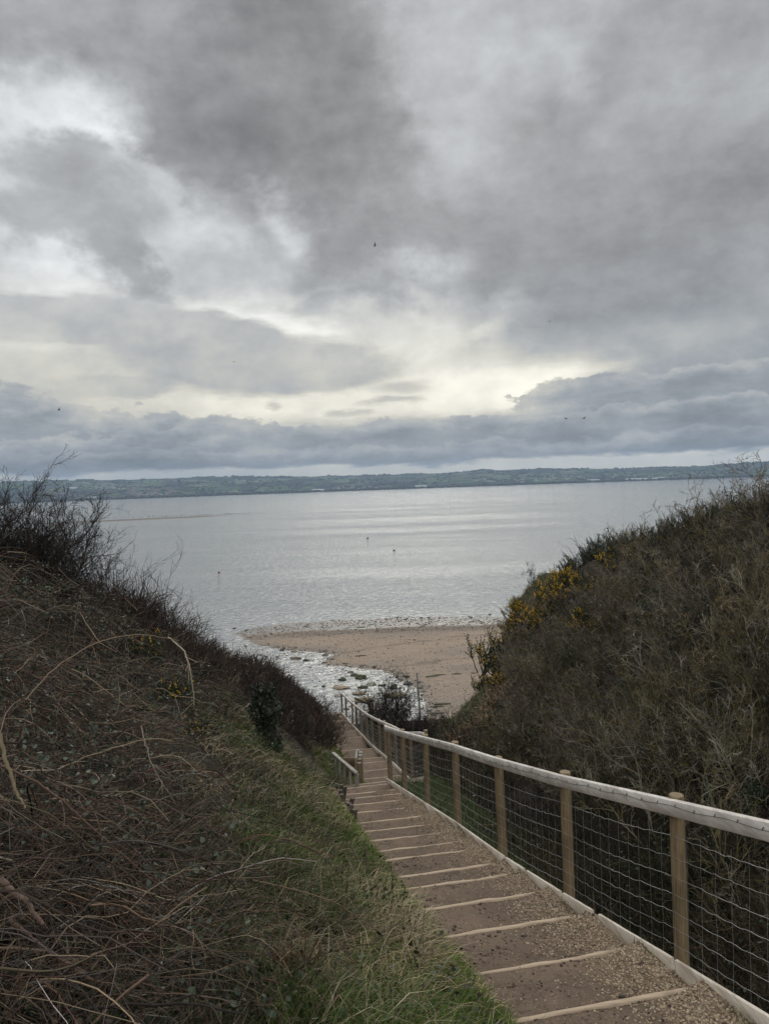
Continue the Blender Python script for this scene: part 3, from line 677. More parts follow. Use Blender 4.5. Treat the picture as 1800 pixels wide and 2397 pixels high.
# ================================================================== fences with handrail and stock wire
def fence(name, label, posts, rail_joints, ph=1.17, r=.048, rail_w=.052, rail_h=.100, mesh=True, wr=.00145, base=None, rail_ext=(0, 0), raillabel=None):
    """posts: (x, y, z) feet relative to the eye"""
    base = posts[0]
    root = empty(name, (base[0], base[1], base[2] + EYE), label, 'fence')
    Pp = np.array(posts, float); Pp[:, 2] += EYE
    for (x, y, z) in Pp:
        a = Acc(); post(a, x, y, z - .35, z + ph, r * rng.uniform(.95, 1.06), (rng.normal() * .006 - .012, rng.normal() * .005))
        part('post', a, M_POST, root, True)
    # the line of the rail on the path side of the posts
    yy = Pp[:, 1]
    def line(y): return np.array([np.interp(y, yy, Pp[:, 0]), y, np.interp(y, yy, Pp[:, 2])])
    for (y0, y1) in rail_joints:
        a = Acc(); n = 12
        pts = []
        e0 = line(np.clip(y0, yy[0], yy[-1])); e1 = line(np.clip(y1, yy[0], yy[-1])); e0[1] = y0; e1[1] = y1
        for q in np.linspace(0, 1, n):
            p = e0 * (1 - q) + e1 * q; mz = line(np.clip(p[1], yy[0], yy[-1])); p = .6 * p + .4 * np.array([mz[0], p[1], mz[2]]); p[2] += ph - .018; p[:2] -= CRS * (r + rail_w / 2 + .002)
            pts.append(p)
        prism(a, pts, rail_w, rail_h, side=(cos(A_P), sin(A_P), 0), ch=.003, jit=.0003)
        part('rail', a, M_RAIL, root)
    if mesh:
        a = Acc()
        hs = [.06, .17, .28, .39, .51, .63, .76, .90]
        for h in hs:
            for i in range(len(Pp) - 1):
                y = np.linspace(yy[i], yy[i + 1], 40); q = (y - yy[i]) / (yy[i + 1] - yy[i])
                x = np.interp(y, yy, Pp[:, 0]); z = np.interp(y, yy, Pp[:, 2]) + h
                z = z + .003 * np.sin(y * 2 * pi / .15) - .024 * np.sin(q * pi) + rng.normal(0, .002, 40)
                p = np.stack([x, y, z], -1); p[:, :2] -= CRS * (r + .004)
                p[:, :2] += CRS * (.003 * np.sin(y * 2 * pi / .3 + h * 5))[:, None]
                a.tubes(p[None], np.full((1, 40), wr), [(1, 1, 1)], 4)
        ny = int((yy[-1] - yy[0]) / .15)
        y = np.linspace(yy[0], yy[-1], ny); x = np.interp(y, yy, Pp[:, 0]); z = np.interp(y, yy, Pp[:, 2])
        K = 9
        hh = np.linspace(.06, .93, K)
        p = np.stack([np.repeat(x[:, None], K, 1), np.repeat(y[:, None], K, 1) + rng.normal(0, .006, (ny, K)), z[:, None] + hh[None]], -1)
        p[..., :2] -= CRS * (r + .006)
        a.tubes(p, np.full((ny, K), wr * .62), np.ones((ny, 3)), 3)
        part('wire_mesh', a, M_WIRE, root)
        # twisted top strand stapled along the face of the rail
        a = Acc(); n = int((rail_joints[-1][1] - rail_joints[0][0]) / .05); y = np.linspace(rail_joints[0][0], rail_joints[-1][1], n)
        x = np.interp(y, yy, Pp[:, 0]); z = np.interp(y, yy, Pp[:, 2]) + ph - .018 - .040 + .006 * np.sin(y * 2 * pi / .6)
        p = np.stack([x, y, z], -1); p[:, :2] -= CRS * (r + rail_w + .006)
        a.tubes(p[None], np.full((1, n), wr * 1.1), [(1, 1, 1)], 4)
        for yk in np.arange(rail_joints[0][0] + .1, rail_joints[-1][1], .21):
            q = np.array([np.interp(yk, y, p[:, 0]), yk, np.interp(yk, y, p[:, 2])])
            a.tubes(np.stack([q + [0, -.010, .014], q + [-.003, 0, 0], q + [0, .008, -.014]])[None], np.full((1, 3), wr * 1.5), [(1, 1, 1)], 4)
        part('top_strand', a, M_STRAND, root)
    return root
FX = lambda y: float(xr(y)) + .075
fz = lambda y: float(zr(y)) - .02
fence('handrail_fence', 'near fence of brown posts, wire netting and a whitish handrail right of the steps',
      [(FX(y), y, fz(y)) for y in (1.5, 3.2, 5.0, 6.8, 8.6, 10.5, 12.3, 14.1, 15.6)],
      [(1.4, 3.2), (3.204, 6.8), (6.804, 10.5), (10.504, 14.1), (14.104, 15.75)])
fence('handrail_fence', 'far lower fence with a white handrail following the steps down to the beach',
      [(FX(y), y, fz(y)) for y in (17.6, 20.6, 22.6, 24.6, 26.6, 28.9, 31.0, 33.3, 36.5, 40, 43)],
      [(17.5, 24.6), (24.604, 31.0), (31.1, 37), (37.004, 43.3)], wr=.0022)
# the short return at the foot of the steps
root = empty('landing_rail', WA(865, 1700, 44), 'small brown rail and posts at the foot of the steps behind the far handrail', 'fence')
a = Acc(); p0 = np.array(WA(831, 1632, 43)); p1 = np.array(WA(865, 1646, 44.5)); prism(a, [p0, (p0 + p1) / 2, p1], .05, .12); part('rail', a, M_POST, root)
for px, d in ((833, 43), (864, 44.5), (871, 45.5)):
    a = Acc(); q = WA(px, 1642 if px < 870 else 1652, d); post(a, q[0], q[1], q[2] - 1.6, q[2], .06); part('post', a, M_POST, root, True)

# old timber revetment on the left of the landing
root = empty('timber_revetment', WA(830, 1850, 15.6), 'old grey timber rail on stubby weathered posts left of the landing', 'fence')
p0 = np.array(WA(780, 1761, 18.6)); p1 = np.array(WA(834, 1807, 15.7))
a = Acc(); prism(a, [p0 * (1 - q) + p1 * q for q in np.linspace(0, 1, 6)], .075, .05, jit=.003); part('rail', a, M_GREYRAIL, root)
for q, hgt in ((.04, .5), (.24, .65), (.46, .7), (.70, .8), (.965, 1.0)):
    c = p0 * (1 - q) + p1 * q; a = Acc()
    prism(a, [[c[0] + .02, c[1], c[2] - .062], [c[0] + .03, c[1] + .02, c[2] - .062 - hgt]], .055 if q < .9 else .09, .07, side=(1, .1, 0), jit=.004); part('post', a, M_OLDWOOD, root)
a = Acc(); b0 = np.array(WA(803, 1773, 18.4)); b1 = np.array(WA(830, 1774, 18.0)); prism(a, [b0, (b0 + b1) / 2, b1], .04, .22); part('board', a, M_POST, root)
a = Acc(); b0 = np.array(WA(806, 1795, 18.3)); b1 = np.array(WA(834, 1795, 17.9)); prism(a, [b0, (b0 + b1) / 2, b1], .04, .2); part('board', a, M_POST, root)
root = empty('retaining_posts', WA(842, 1830, 17), 'row of short upright posts against the left edge of the landing', 'posts')
for px, top_, d in ((841, 1785, 17.3), (842.5, 1776, 18.3), (843.5, 1767, 19.3), (844, 1760, 20.4), (837, 1755, 21.6)):
    q = WA(px, top_, d); a = Acc(); post(a, q[0], q[1], q[2] - 1.0, q[2], .055); part('post', a, M_POST if d < 19 else M_OLDWOOD, root, True)
a = Acc(); q0 = np.array(WA(835, 1756, 21.8)); q1 = np.array(WA(833.5, 1774, 18.2)); prism(a, [q0, (q0 + q1) / 2, q1], .05, .14); part('board', a, M_OLDWOOD, root)
root = empty('rotten_stakes', WA(840, 1890, 13.5), 'dark rotten stakes edging the left side of the steps below the grass bank', 'stakes')
for y in np.arange(11.4, 15.3, .42):
    x = float(xl(y)) + .05 + (.0 if y < 12 else .26 * (y - 12) / 4); z = float(zr(y)) + EYE
    a = Acc(); post(a, x + rng.normal() * .02, y, z - .2, z + rng.uniform(.04, .16), rng.uniform(.03, .045), (rng.normal() * .12, rng.normal() * .08), 9); part('stake', a, M_DARKWOOD, root, True)

# leaning pole at the head of the beach
a = Acc(); q1 = np.array(WA(975.5, 1576, 46)); q0 = np.array(WA(985, 1700, 46)); tt = np.linspace(0, 1, 8)[:, None]
a.tubes((q0 * (1 - tt) + q1 * tt)[None], np.linspace(.062, .05, 8)[None], [(1, 1, 1)], 10)
o = part('wooden_pole', a, M_OLDWOOD, None, True); o['label'] = 'tall thin leaning grey pole standing alone at the edge of the sand'; o['category'] = 'pole'
# buoys
m_, t_, b_ = mat('buoy_paint'); setb(t_, b_, (.16, .03, .025), .5, .3); M_BUOY = m_
m_, t_, b_ = mat('buoy_dark'); setb(t_, b_, (.03, .035, .04), .5, .3); M_BUOYD = m_
def lathe(acc, c, prof, sides=14, C=(1, 1, 1)):
    th = np.arange(sides) * 2 * pi / sides
    V = np.array([[(c[0] + r * cos(t), c[1] + r * sin(t), c[2] + z) for t in th] for r, z in prof])
    idx = np.arange(len(prof) * sides).reshape(len(prof), sides); a_ = idx[:-1]; b = idx[1:]
    acc.add(V.reshape(-1, 3), np.stack([a_, np.roll(a_, -1, 1), np.roll(b, -1, 1), b], -1).reshape(-1, 4), C)
for (px, py, hh, mt, lb) in ((513, 1342, .5, M_BUOY, 'dark red barrel buoy, left one of the three on the water'),
                             (922.5, 1290, .45, M_BUOYD, 'dark upright buoy right of centre, nearest the middle of the bay'),
                             (861, 1261, .4, M_BUOYD, 'small grey buoy, the farthest and faintest of the three')):
    hor = 1140 + (900 - px) * .0349; d = 20 / ((py - hor) / 1800)
    p = WA(px, py, d); root = empty('buoy', (p[0], p[1], 0), lb, 'buoy', 'buoys moored on the estuary')
    s = d / 200
    a = Acc(); lathe(a, (p[0], p[1], -.2), [(.01, 0), (.27 * s, .02), (.30 * s, .2), (.30 * s, hh * s), (.25 * s, hh * s + .06), (.01, hh * s + .08)]); part('float', a, mt, root, True)
    a = Acc(); lathe(a, (p[0], p[1], hh * s - .13), [(.04, 0), (.04, .2), (.01, .21)]); part('mooring_eye', a, M_BUOYD, root)

# ================================================================== stones, pebbles, gravel
_ico = None
def ico(sub):
    import bmesh
    bm = bmesh.new(); bmesh.ops.create_icosphere(bm, subdivisions=sub, radius=1); bm.verts.ensure_lookup_table()
    V = np.array([v.co[:] for v in bm.verts]); F = np.array([[v.index for v in f.verts] for f in bm.faces]); bm.free(); return V, F
ICO1 = ico(1); ICO2 = ico(2); ICO3 = ico(3)
def stones(acc, P, S, C, base=ICO1, flat=.6):
    """P (n,3) centres, S (n) sizes"""
    V, F = base; n = len(P)
    sc = np.stack([rng.uniform(.7, 1.3, n), rng.uniform(.6, 1.0, n), rng.uniform(flat * .7, flat * 1.2, n)], 1) * S[:, None]
    th = rng.uniform(0, 2 * pi, n); c, s_ = np.cos(th), np.sin(th)
    J = 1 + rng.normal(0, .13, (n, len(V)))[..., None]
    Q = V[None] * J * sc[:, None]
    Q = np.stack([Q[..., 0] * c[:, None] - Q[..., 1] * s_[:, None], Q[..., 0] * s_[:, None] + Q[..., 1] * c[:, None], Q[..., 2]], -1) + P[:, None]
    Fi = (F[None] + (np.arange(n) * len(V))[:, None, None]).reshape(-1, F.shape[1])
    acc.add(Q.reshape(-1, 3), Fi, np.repeat(C, len(V), 0))
def path_surf(u, y):
    """x,y,z on the path for cross position u (0 left, 1 right) and station y of the right edge"""
    ysn = np.array([-5.0] + Y_UP + Y_LOW); k = np.clip(np.searchsorted(ysn, y) - 1, 0, len(ysn) - 2)
    y0, y1 = ysn[k], ysn[k + 1]; zn = zr(y1) + EYE; zp = zr(y0) + EYE
    zs = np.where(k > 0, zn + np.maximum(0, zp - zn) * .42, zp); Q = (y - y0) / (y1 - y0); width = PW + .16
    X_ = xr(y) - (1 - u) * width * cos(A_P); Y_ = y - (1 - u) * width * sin(A_P)
    Z_ = zs + (zn - zs) * Q ** 1.3 - .012 + .028 * fbm(X_ * 1.7, Y_ * 1.7, 4) * np.sin(np.clip(Q, 0, 1) * pi) + .010 * fbm(X_ * 9, Y_ * 9, 3) + .07 * np.clip((u - .78) / .22, 0, 1) ** 1.5 * (y < 13) + .07 * np.clip((.10 - u) / .10, 0, 1)
    return np.stack([X_, Y_, Z_], -1)
GRAV = [(.36, .28, .18), (.30, .22, .145), (.25, .18, .12), (.42, .34, .24), (.18, .13, .09)]
a = Acc()
n = 34000; y = 3.4 + 11 * rng.random(n) ** 1.6; u = 1 - np.abs(rng.normal(0, 1, n)) * (.14 + .05 * vnoise(y * 2, y * 0)) * np.interp(y, [3, 5, 8, 14], [1.5, 1.25, .9, .8])
u = u[(u > .1)]; y = y[:len(u)]
P_ = path_surf(u, y); S_ = rng.uniform(.0045, .0115, len(u)); P_[:, 2] += S_ * .2
stones(a, P_, S_, palette(GRAV, len(u), .2))
n = 9000; y = 3.2 + 12 * rng.random(n) ** 1.5; u = rng.random(n); u = np.where(rng.random(n) < .5, u * .35, u); P_ = path_surf(u, y); S_ = rng.uniform(.003, .009, n) ; stones(a, P_, S_, palette([(.26, .19, .13), (.36, .27, .19), (.10, .07, .05), (.14, .10, .07)], n, .25))
link('gravel', a.mesh('gravel', [M_STONE]), label='loose tan gravel spread over the earth steps, thickest along the edging board', cat='gravel', kind='stuff')
a = Acc(); n = 5200; y = 3.2 + 13 * rng.random(n) ** 1.5; u = rng.beta(.7, .7, n); p = path_surf(u, y); p[:, 2] += .003
kk = fbm(p[:, 0] * 2.2, p[:, 1] * 2.2, 3) > -.05; p = p[kk]; n = len(p); stones(a, p, np.exp(rng.normal(-4.9, .45, n)), palette([(.06, .042, .03), (.10, .07, .05), (.04, .03, .022), (.14, .10, .06)], n, .3), ICO1, .45)
n = 420; y = 3.2 + 10 * rng.random(n) ** 1.4; p = path_surf(rng.random(n), y); p[:, 2] += .004; P = grow(p, rng.normal(size=(n, 3)) * np.array([1, 1, .02]), rng.uniform(.02, .09, n), 4, .1); P[..., 2] = p[:, None, 2] - (P[..., 1] - p[:, None, 1]) * .12
a.tubes(P, np.full((n, 4), .0012), palette([(.09, .065, .045), (.16, .12, .08), (.05, .035, .03)], n), 3)
link('debris', a.mesh('debris', [M_STONE]), label='dark crumbs of soil, bark and twig bits trodden into the steps', cat='debris', kind='stuff')
# sticks lying on the steps
def stick(uu, yy_, L, ang, r, lb):
    c = path_surf(np.array([uu]), np.array([yy_]))[0]; K = 9; t = np.linspace(-.5, .5, K)[:, None] * L
    d = np.array([cos(ang), sin(ang), 0]); p = c + d * t; p[:, 2] += r * .6 - (p[:, 1] - c[1]) * .14 + .01
    p += np.array([-d[1], d[0], 0]) * (.05 * L * np.sin(t / L * 5))
    a = Acc(); a.tubes(p[None], (r * np.linspace(1, .5, K))[None], [(.11, .075, .055)], 6)
    o = part('stick', a, M_TWIG, None, True); o['label'] = lb; o['category'] = 'stick'; o['group'] = 'dead twigs lying on the steps'
stick(.42, 4.75, .19, -.9, .004, 'thin straight brown stick on the third tread from the bottom of the view')
stick(.30, 4.05, .13, 1.15, .0045, 'short curved stick on the nearest tread at its left side')
stick(.75, 4.32, .14, .5, .0035, 'little crooked twig beside the gravel on the near tread')
stick(.87, 5.0, .12, -1.1, .003, 'slim twig lying half in the gravel at the right')
stick(.18, 4.62, .16, -.2, .004, 'dark knobbly twig by the grass edge above a riser')

# beach stones
def boulder(px, py, wpx, hfac, col, lb, grp, moss=None):
    hor = 1140 + (900 - px) * .0349; d = 19.9 / ((py - hor) / 1800); p = WA(px, py, d); s = wpx / 1800 * d / 2
    a = Acc(); V, F = ICO3
    n_ = fbm(V[:, 0] * 1.8 + px, V[:, 1] * 1.8 + V[:, 2] * 2.1, 5)
    Q = V * (1 + .55 * n_[:, None]) * np.array([s, s * rng.uniform(.7, 1.1), s * hfac]); c_, s_ = cos(px), sin(px)
    c = np.tile(np.array(col), (len(V), 1)) * (1 + .3 * n_[:, None])
    if moss is not None: tt_ = np.clip((V[:, 2] - .1 + n_) * 2, 0, 1)[:, None]; c = c * (1 - tt_) + np.array(moss) * tt_
    a.add(Q + np.array([p[0], p[1], max(p[2], .0) + s * hfac * .2]), F, np.clip(c, 0, 1))
    o = part('boulder', a, M_STONE, None, True); o['label'] = lb; o['category'] = 'boulder'; o['group'] = grp
for r_ in [(802, 1593, 18, .55, (.07, .06, .045), 'dark weedy boulder left of the green pair in the wet stones', (.035, .045, .02)),
           (844, 1588, 26, .5, (.07, .06, .04), 'long dark green weedy boulder, highest of the seaweed rocks', (.04, .05, .02)),
           (830, 1582, 20, .4, (.08, .07, .05), 'small flat seaweed rock just above the long green one', (.05, .055, .025)),
           (870, 1603, 20, .40, (.24, .25, .19), 'pale rounded tan boulder in the middle of the wet stones', None),
           (921.5, 1612, 17, .85, (.06, .05, .04), 'upright dark mossy boulder near the pole', (.05, .07, .02)),
           (850, 1610, 22, .4, (.06, .055, .04), 'low dark boulder left of the pale tan one, lower down', (.04, .045, .02)),
           (896, 1606, 16, .5, (.07, .06, .05), 'small dark boulder right of the pale tan one', (.04, .05, .02)),
           (800, 1612, 36, .22, (.24, .18, .12), 'broad flat brown slab at the left of the wet stones', None),
           (842, 1625, 32, .22, (.20, .15, .10), 'flat brown slab just beyond the end of the far handrail', None),
           (855, 1642, 42, .25, (.20, .155, .085), 'large olive brown slab behind the landing rail', None),
           (925, 1630, 56, .26, (.16, .125, .08), 'largest boulder, a long tan hump left of the pole', (.17, .15, .08)),
           (955, 1603, 22, .35, (.05, .05, .045), 'dark rock just left of the pole on the sand edge', None),
           (716, 1547, 14, .5, (.06, .05, .045), 'small dark rock at the tip of the wet channel', None),
           (692, 1542, 26, .35, (.12, .095, .07), 'brown rock in the channel beside the sand spit', None),
           (690, 1526, 16, .4, (.20, .16, .12), 'tan rock at the left end of the channel by the spit', None),
           (660, 1522, 12, .5, (.05, .045, .04), 'farthest dark rock in the channel', None)]:
    boulder(r_[0], r_[1], r_[2], r_[3], r_[4], r_[5], 'boulders among the wet stones', r_[6])
# weed clumps on the sand
for k, (px, py, wpx) in enumerate([(1010, 1585, 34), (1030, 1582, 30), (1068, 1581, 20), (950, 1582, 22), (985, 1609, 14), (1036, 1648, 40), (1026, 1654, 26), (1025, 1669, 34), (845, 1537, 26), (808, 1552, 14), (845, 1472, 20), (1110, 1580, 18)]):
    hor = 1140 + (900 - px) * .0349; d = 19.75 / ((py - hor) / 1800); p = WA(px, py, d); s = wpx / 1800 * d / 2
    a = Acc(); V, F = ICO3; nn_ = fbm(V[:, 0] * 2.2 + px, V[:, 1] * 2.2, 4)
    Q = V * (1 + .55 * nn_[:, None]) * np.array([s, s * .38, .09]) + rng.normal(size=V.shape) * .012; Q += np.array([p[0], p[1], float(beach_h(np.array([p[0]]), np.array([p[1]]))[0][0])])
    a.add(Q, F, palette([(.06, .05, .03), (.09, .07, .04), (.05, .055, .03)], len(V)))
    o = part('seaweed_clump', a, M_STONE, None); o['category'] = 'seaweed'; o['group'] = 'seaweed clumps washed up on the sand'
    o['label'] = 'low dark seaweed clump lying on the open sand of the beach'
# pebbles and shingle
a = Acc()
n = 42000; y = rng.uniform(60, 110, n); x = rng.uniform(-26, 10, n); hh, s = beach_h(x, y)
k = (s < 1.2) & (s > -14) & (y < 100 + 0 * x) & (rng.random(n) < np.clip(.9 + s / 16, .1, 1)); x, y, hh = x[k], y[k], hh[k]; n = len(x)
S_ = np.exp(rng.normal(-2.85, .6, n)); z = np.maximum(hh, -.05) + S_ * rng.uniform(-.35, .25, n)
stones(a, np.stack([x, y, z], 1), S_, palette([(.07, .06, .05), (.12, .105, .09), (.04, .04, .035), (.22, .20, .17), (.30, .28, .25)], n), ICO1, .55)
link('shingle', a.mesh('shingle', [M_STONE]), label='wet cobbles and pebbles standing out of the glittering channel', cat='pebbles', kind='stuff')
a = Acc(); n = 24000; y = rng.uniform(62, 118, n); x = rng.uniform(-22, 26, n); hh, s = beach_h(x, y); k = s > .4
x, y, hh = x[k], y[k], hh[k]; n = len(x); S_ = np.exp(rng.normal(-3.2, .5, n)) * np.where(y > 103, 1.8, 1)
stones(a, np.stack([x, y, hh], 1), S_, palette([(.10, .08, .06), (.16, .13, .10), (.05, .045, .04), (.28, .24, .2)], n), ICO1, .5)
link('beach_pebbles', a.mesh('beach_pebbles', [M_STONE]), label='scattered small pebbles over the sand and along the dark tide line', cat='pebbles', kind='stuff')

# sandbank far out
a = Acc(); V, F = ICO3
c = WA(330, 1214, 640); Q = V * np.array([78, 20, .34]) ; Q[:, 0] += 0; Q[:, 1] += Q[:, 0] * .32 * 1
a.add(Q + np.array([c[0] - 10, c[1] + 5, .0]), F, (.12, .105, .09)); me = a.mesh('sandbank', [M_STONE], True); link('sandbank', me, kind='structure')
# ================================================================== birds
def bird_mesh(s, dark=(.03, .028, .028), belly=None, fly=False):
    a = Acc(); V, F = ICO2
    B = V * np.array([.5, .17, .16]); B[:, 2] += .06 * V[:, 0] ** 2; tp = np.clip(-V[:, 0], 0, 1); B[:, 1] *= (1 - .6 * tp); B[:, 2] = B[:, 2] * (1 - .5 * tp)
    c = np.tile(np.array(dark), (len(V), 1)); c[V[:, 2] < -.2] = belly or dark
    a.add(B * s, F, c); H = V * .11; a.add((H + np.array([.46, 0, .22 if not fly else .06])) * s, F, dark)
    K = 4; nk = np.array([[.36, 0, .08], [.42, 0, .14], [.46, 0, .2], [.5, 0, .22]]) if not fly else np.array([[.36, 0, .02], [.4, 0, .03], [.44, 0, .05], [.48, 0, .06]])
    a.tubes((nk * s)[None], np.array([[.10, .08, .07, .06]]) * s, [dark], 6)
    bk = np.array([[.54, 0, .22], [.64, 0, .2], [.75, 0, .18]]) - (np.array([0, 0, .16]) if fly else 0); a.tubes((bk * s)[None], np.array([[.03, .02, .008]]) * s, [(.3, .1, .02)], 5)
    if fly:
        for sg in (-1, 1):
            w_ = np.array([[.1, .1 * sg, .05], [.12, .5 * sg, .22], [0, .9 * sg, .2], [-.2, 1.25 * sg, .12]]) * s
            a.blades(w_[None], np.array([[.16, .15, .10, .02]]) * s, np.array([[1, 0, .1]]), [dark])
    else:
        for sg in (-1, 1):
            l = np.array([[.02, .06 * sg, -.1], [.03, .06 * sg, -.25], [.0, .06 * sg, -.42]]) * s; a.tubes(l[None], np.full((1, 3), .02) * s, [(.25, .08, .03)], 5)
    return a.mesh('bird', [M_FEATHER], True)
BM = bird_mesh(.62, (.025, .025, .028), (.4, .4, .38)); BD = bird_mesh(.6)
for k, (px, py, me, lb) in enumerate([(929, 1449, BM, 'dark wading bird on the water edge, biggest of the shore birds'), (988, 1450.5, BD, 'wader facing left on the wet mud, first right of the biggest shore bird'),
     (1004, 1450, BD, 'wader close beside another on the wet mud left of the cliff'), (1102, 1449, BM, 'shore bird standing alone on the waterline nearest the cliff'), (949, 1456, BD, 'crouching bird on the mud just below the waterline'),
     (1147, 1437, BD, 'bird swimming just off the mud near the cliff foot'), (548, 1473, BD, 'single bird at the very tip of the sand spit')]):
    hor = 1140 + (900 - px) * .0349; d = 19.8 / ((py - hor) / 1800); p = WA(px, py, d)
    zz = max(float(beach_h(np.array([p[0]]), np.array([p[1]]))[0][0]), 0) + (.22 if me is not None and py > 1440 else .03)
    o = link('bird', me, None, lb, 'bird', 'birds along the shoreline', None, (p[0], p[1], zz)); o.rotation_euler[2] = rng.choice([0, pi]) + rng.normal() * .4
FB = bird_mesh(.5, (.04, .04, .045), None, True)
for px, py, d, lb in ((877, 574, 120, 'lone dark bird high in the grey cloud above the bay'), (1286, 753, 150, 'small bird flying right of centre under the dark cloud'), (140, 959, 140, 'bird flying low at the far left against the cloud bank'),
                      (1324, 980, 130, 'left one of the two birds flying low over the far right water'), (1366, 979, 110, 'right one of the two birds flying low over the far right water'), (549, 847, 160, 'tiny bird over the lens shaped cloud')):
    o = link('bird', FB, None, lb, 'bird', 'birds flying over the estuary', None, WA(px, py, d)); o.rotation_euler = (rng.normal() * .3, rng.normal() * .2, rng.uniform(0, 6))
a = Acc(); a.add(ICO1[0] * np.array([.35, .22, .24]), ICO1[1], (.05, .05, .05)); mb = a.mesh('bird', [M_FEATHER])
for k in range(110):
    px = 215 + 400 * rng.random() ** .8; py = 1213 - (px - 215) * .030 + rng.normal() * 1.0
    hor = 1140 + (900 - px) * .0349; d = 20 / ((py - hor) / 1800); p = WA(px, py, d)
    link('bird', mb, None, 'tiny dark bird in the flock along the far sandbank', 'bird', 'flock resting along the sandbank', None, (p[0], p[1], .3))

# ================================================================== houses and woods of the far shore
m_, t_, b_ = mat('render_wall'); setb(t_, b_, (.44, .42, .39), .8, .2); M_HW = m_
m_, t_, b_ = mat('brick_wall'); setb(t_, b_, (.30, .17, .12), .85, .2); M_HB = m_
m_, t_, b_ = mat('slate_roof'); setb(t_, b_, (.10, .10, .11), .7, .3); M_HR = m_
m_, t_, b_ = mat('shed_cladding'); setb(t_, b_, (.5, .51, .52), .6, .3); M_SH = m_
def house_mesh(name, l, w_, h, rh, wall, roof):
    V = [(-l, -w_, 0), (l, -w_, 0), (l, w_, 0), (-l, w_, 0), (-l, -w_, h), (l, -w_, h), (l, w_, h), (-l, w_, h), (-l, 0, h + rh), (l, 0, h + rh),
         (-l - .3, -w_ - .4, h - .1), (l + .3, -w_ - .4, h - .1), (l + .3, 0, h + rh + .25), (-l - .3, 0, h + rh + .25), (l + .3, w_ + .4, h - .1), (-l - .3, w_ + .4, h - .1)]
    F4 = [(0, 1, 5, 4), (1, 2, 6, 5), (2, 3, 7, 6), (3, 0, 4, 7), (10, 11, 12, 13), (13, 12, 14, 15)]; F3 = [(4, 8, 7), (5, 6, 9)]
    # a chimney
    b = len(V); cx = l * .7
    V += [(cx - .5, -.5, h), (cx + .5, -.5, h), (cx + .5, .5, h), (cx - .5, .5, h), (cx - .5, -.5, h + rh + 1.6), (cx + .5, -.5, h + rh + 1.6), (cx + .5, .5, h + rh + 1.6), (cx - .5, .5, h + rh + 1.6)]
    F4 += [(b, b + 1, b + 5, b + 4), (b + 1, b + 2, b + 6, b + 5), (b + 2, b + 3, b + 7, b + 6), (b + 3, b, b + 4, b + 7), (b + 4, b + 5, b + 6, b + 7)]
    return mesh_np(name, V, [F4, F3], None, False, [wall, roof], [0, 0, 0, 0, 1, 1] + [0] * 5 + [0, 0])
HM = [house_mesh('house', 8, 5, 5.5, 3.5, M_HW, M_HR), house_mesh('house', 12, 5, 5.5, 3.5, M_HB, M_HR), house_mesh('house', 6, 4.5, 5, 3, M_HW, M_HR)]
SHD = house_mesh('warehouse', 42, 16, 9, 3, M_SH, M_SH)
rg = np.linspace(60, 2450, 400)
def put_far(px, py, me, name, label, cat, group, turn=None):
    az, el = azel(px, py); r = shore_r(az) + rg; z = hill_z(np.full(400, az), r)
    el_ = np.arctan2(z - EYE, r); k = int(np.argmin(np.abs(el_ - el))); 
    o = link(name, me, None, label, cat, group, None, (r[k] * sin(az), r[k] * cos(az), z[k] - .5)); o.rotation_euler[2] = -az + (rng.normal() * .6 if turn is None else turn)
for (n, x0, x1, y0, y1, sl, lb, ms) in [
    (34, 225, 300, 1133, 1146, 0, 'pale house in the hill village at the far left of the shore', (0, 2)),
    (70, 300, 410, 1142, 1164, 0, 'house in the brick coloured town low on the left of the far shore', (1, 1, 0)),
    (40, 545, 665, 1121, 1128, 0, 'pale house in the village strung along the ridge left of centre', (0, 2)),
    (14, 700, 850, 1117, 1121, 0, 'small pale house on the skyline near the centre', (0, 2)),
    (18, 780, 900, 1139, 1145, 0, 'white house near the water left of the middle of the far shore', (0, 2)),
    (44, 1110, 1260, 1119, 1129, 0, 'pale house in the middle distance village right of centre', (0, 2)),
    (30, 1260, 1370, 1113, 1124, 0, 'white house in the town right of centre on the far shore', (0, 2)),
    (20, 1420, 1650, 1108, 1118, 0, 'scattered house on the hills at the far right', (0, 2))]:
    for k in range(n):
        put_far(rng.uniform(x0, x1), rng.uniform(y0, y1), HM[rng.choice(ms)], 'house', lb, 'house', 'houses on the far shore')
for px, py, lb in ((172, 1144, 'long white shed at the far left edge of the far shore'), (210, 1167, 'white waterside shed at the far left'), (745, 1150, 'pale waterside shed left of the middle'), (1477, 1124, 'long white works building at the water right of centre'), (1500, 1123.5, 'white works building just right of the long one'), (1540, 1122.5, 'farther pale works shed toward the right shore'), (985, 1141, 'pale shed at the water just right of the middle'), (1388, 1126, 'pale works building left of the long white one')):
    put_far(px, py, SHD, 'warehouse', lb, 'warehouse', 'sheds along the far waterside', .05)
a = Acc(); n = 5200; az = rng.uniform(-.6, .6, n); q = np.where(rng.random(n) < .3, rng.uniform(5, 90, n), np.where(rng.random(n) < .4, rng.uniform(2200, 2420, n), rng.uniform(60, 2400, n)))
k = (fbm(az * 60, q / 260, 3) > -.02) | (q < 90); az, q = az[k], q[k]; r = shore_r(az) + q; n = len(az); S_ = rng.uniform(9, 20, n)
stones(a, np.stack([r * np.sin(az), r * np.cos(az), hill_z(az, r) + 2], 1), S_, palette([(.03, .035, .022), (.045, .042, .03), (.035, .045, .025)], n), ICO1, .55)
link('far_woodland', a.mesh('far_woodland', [M_STONE]), label='dark woods and hedgerow trees over the far hills', cat='woodland', kind='stuff')

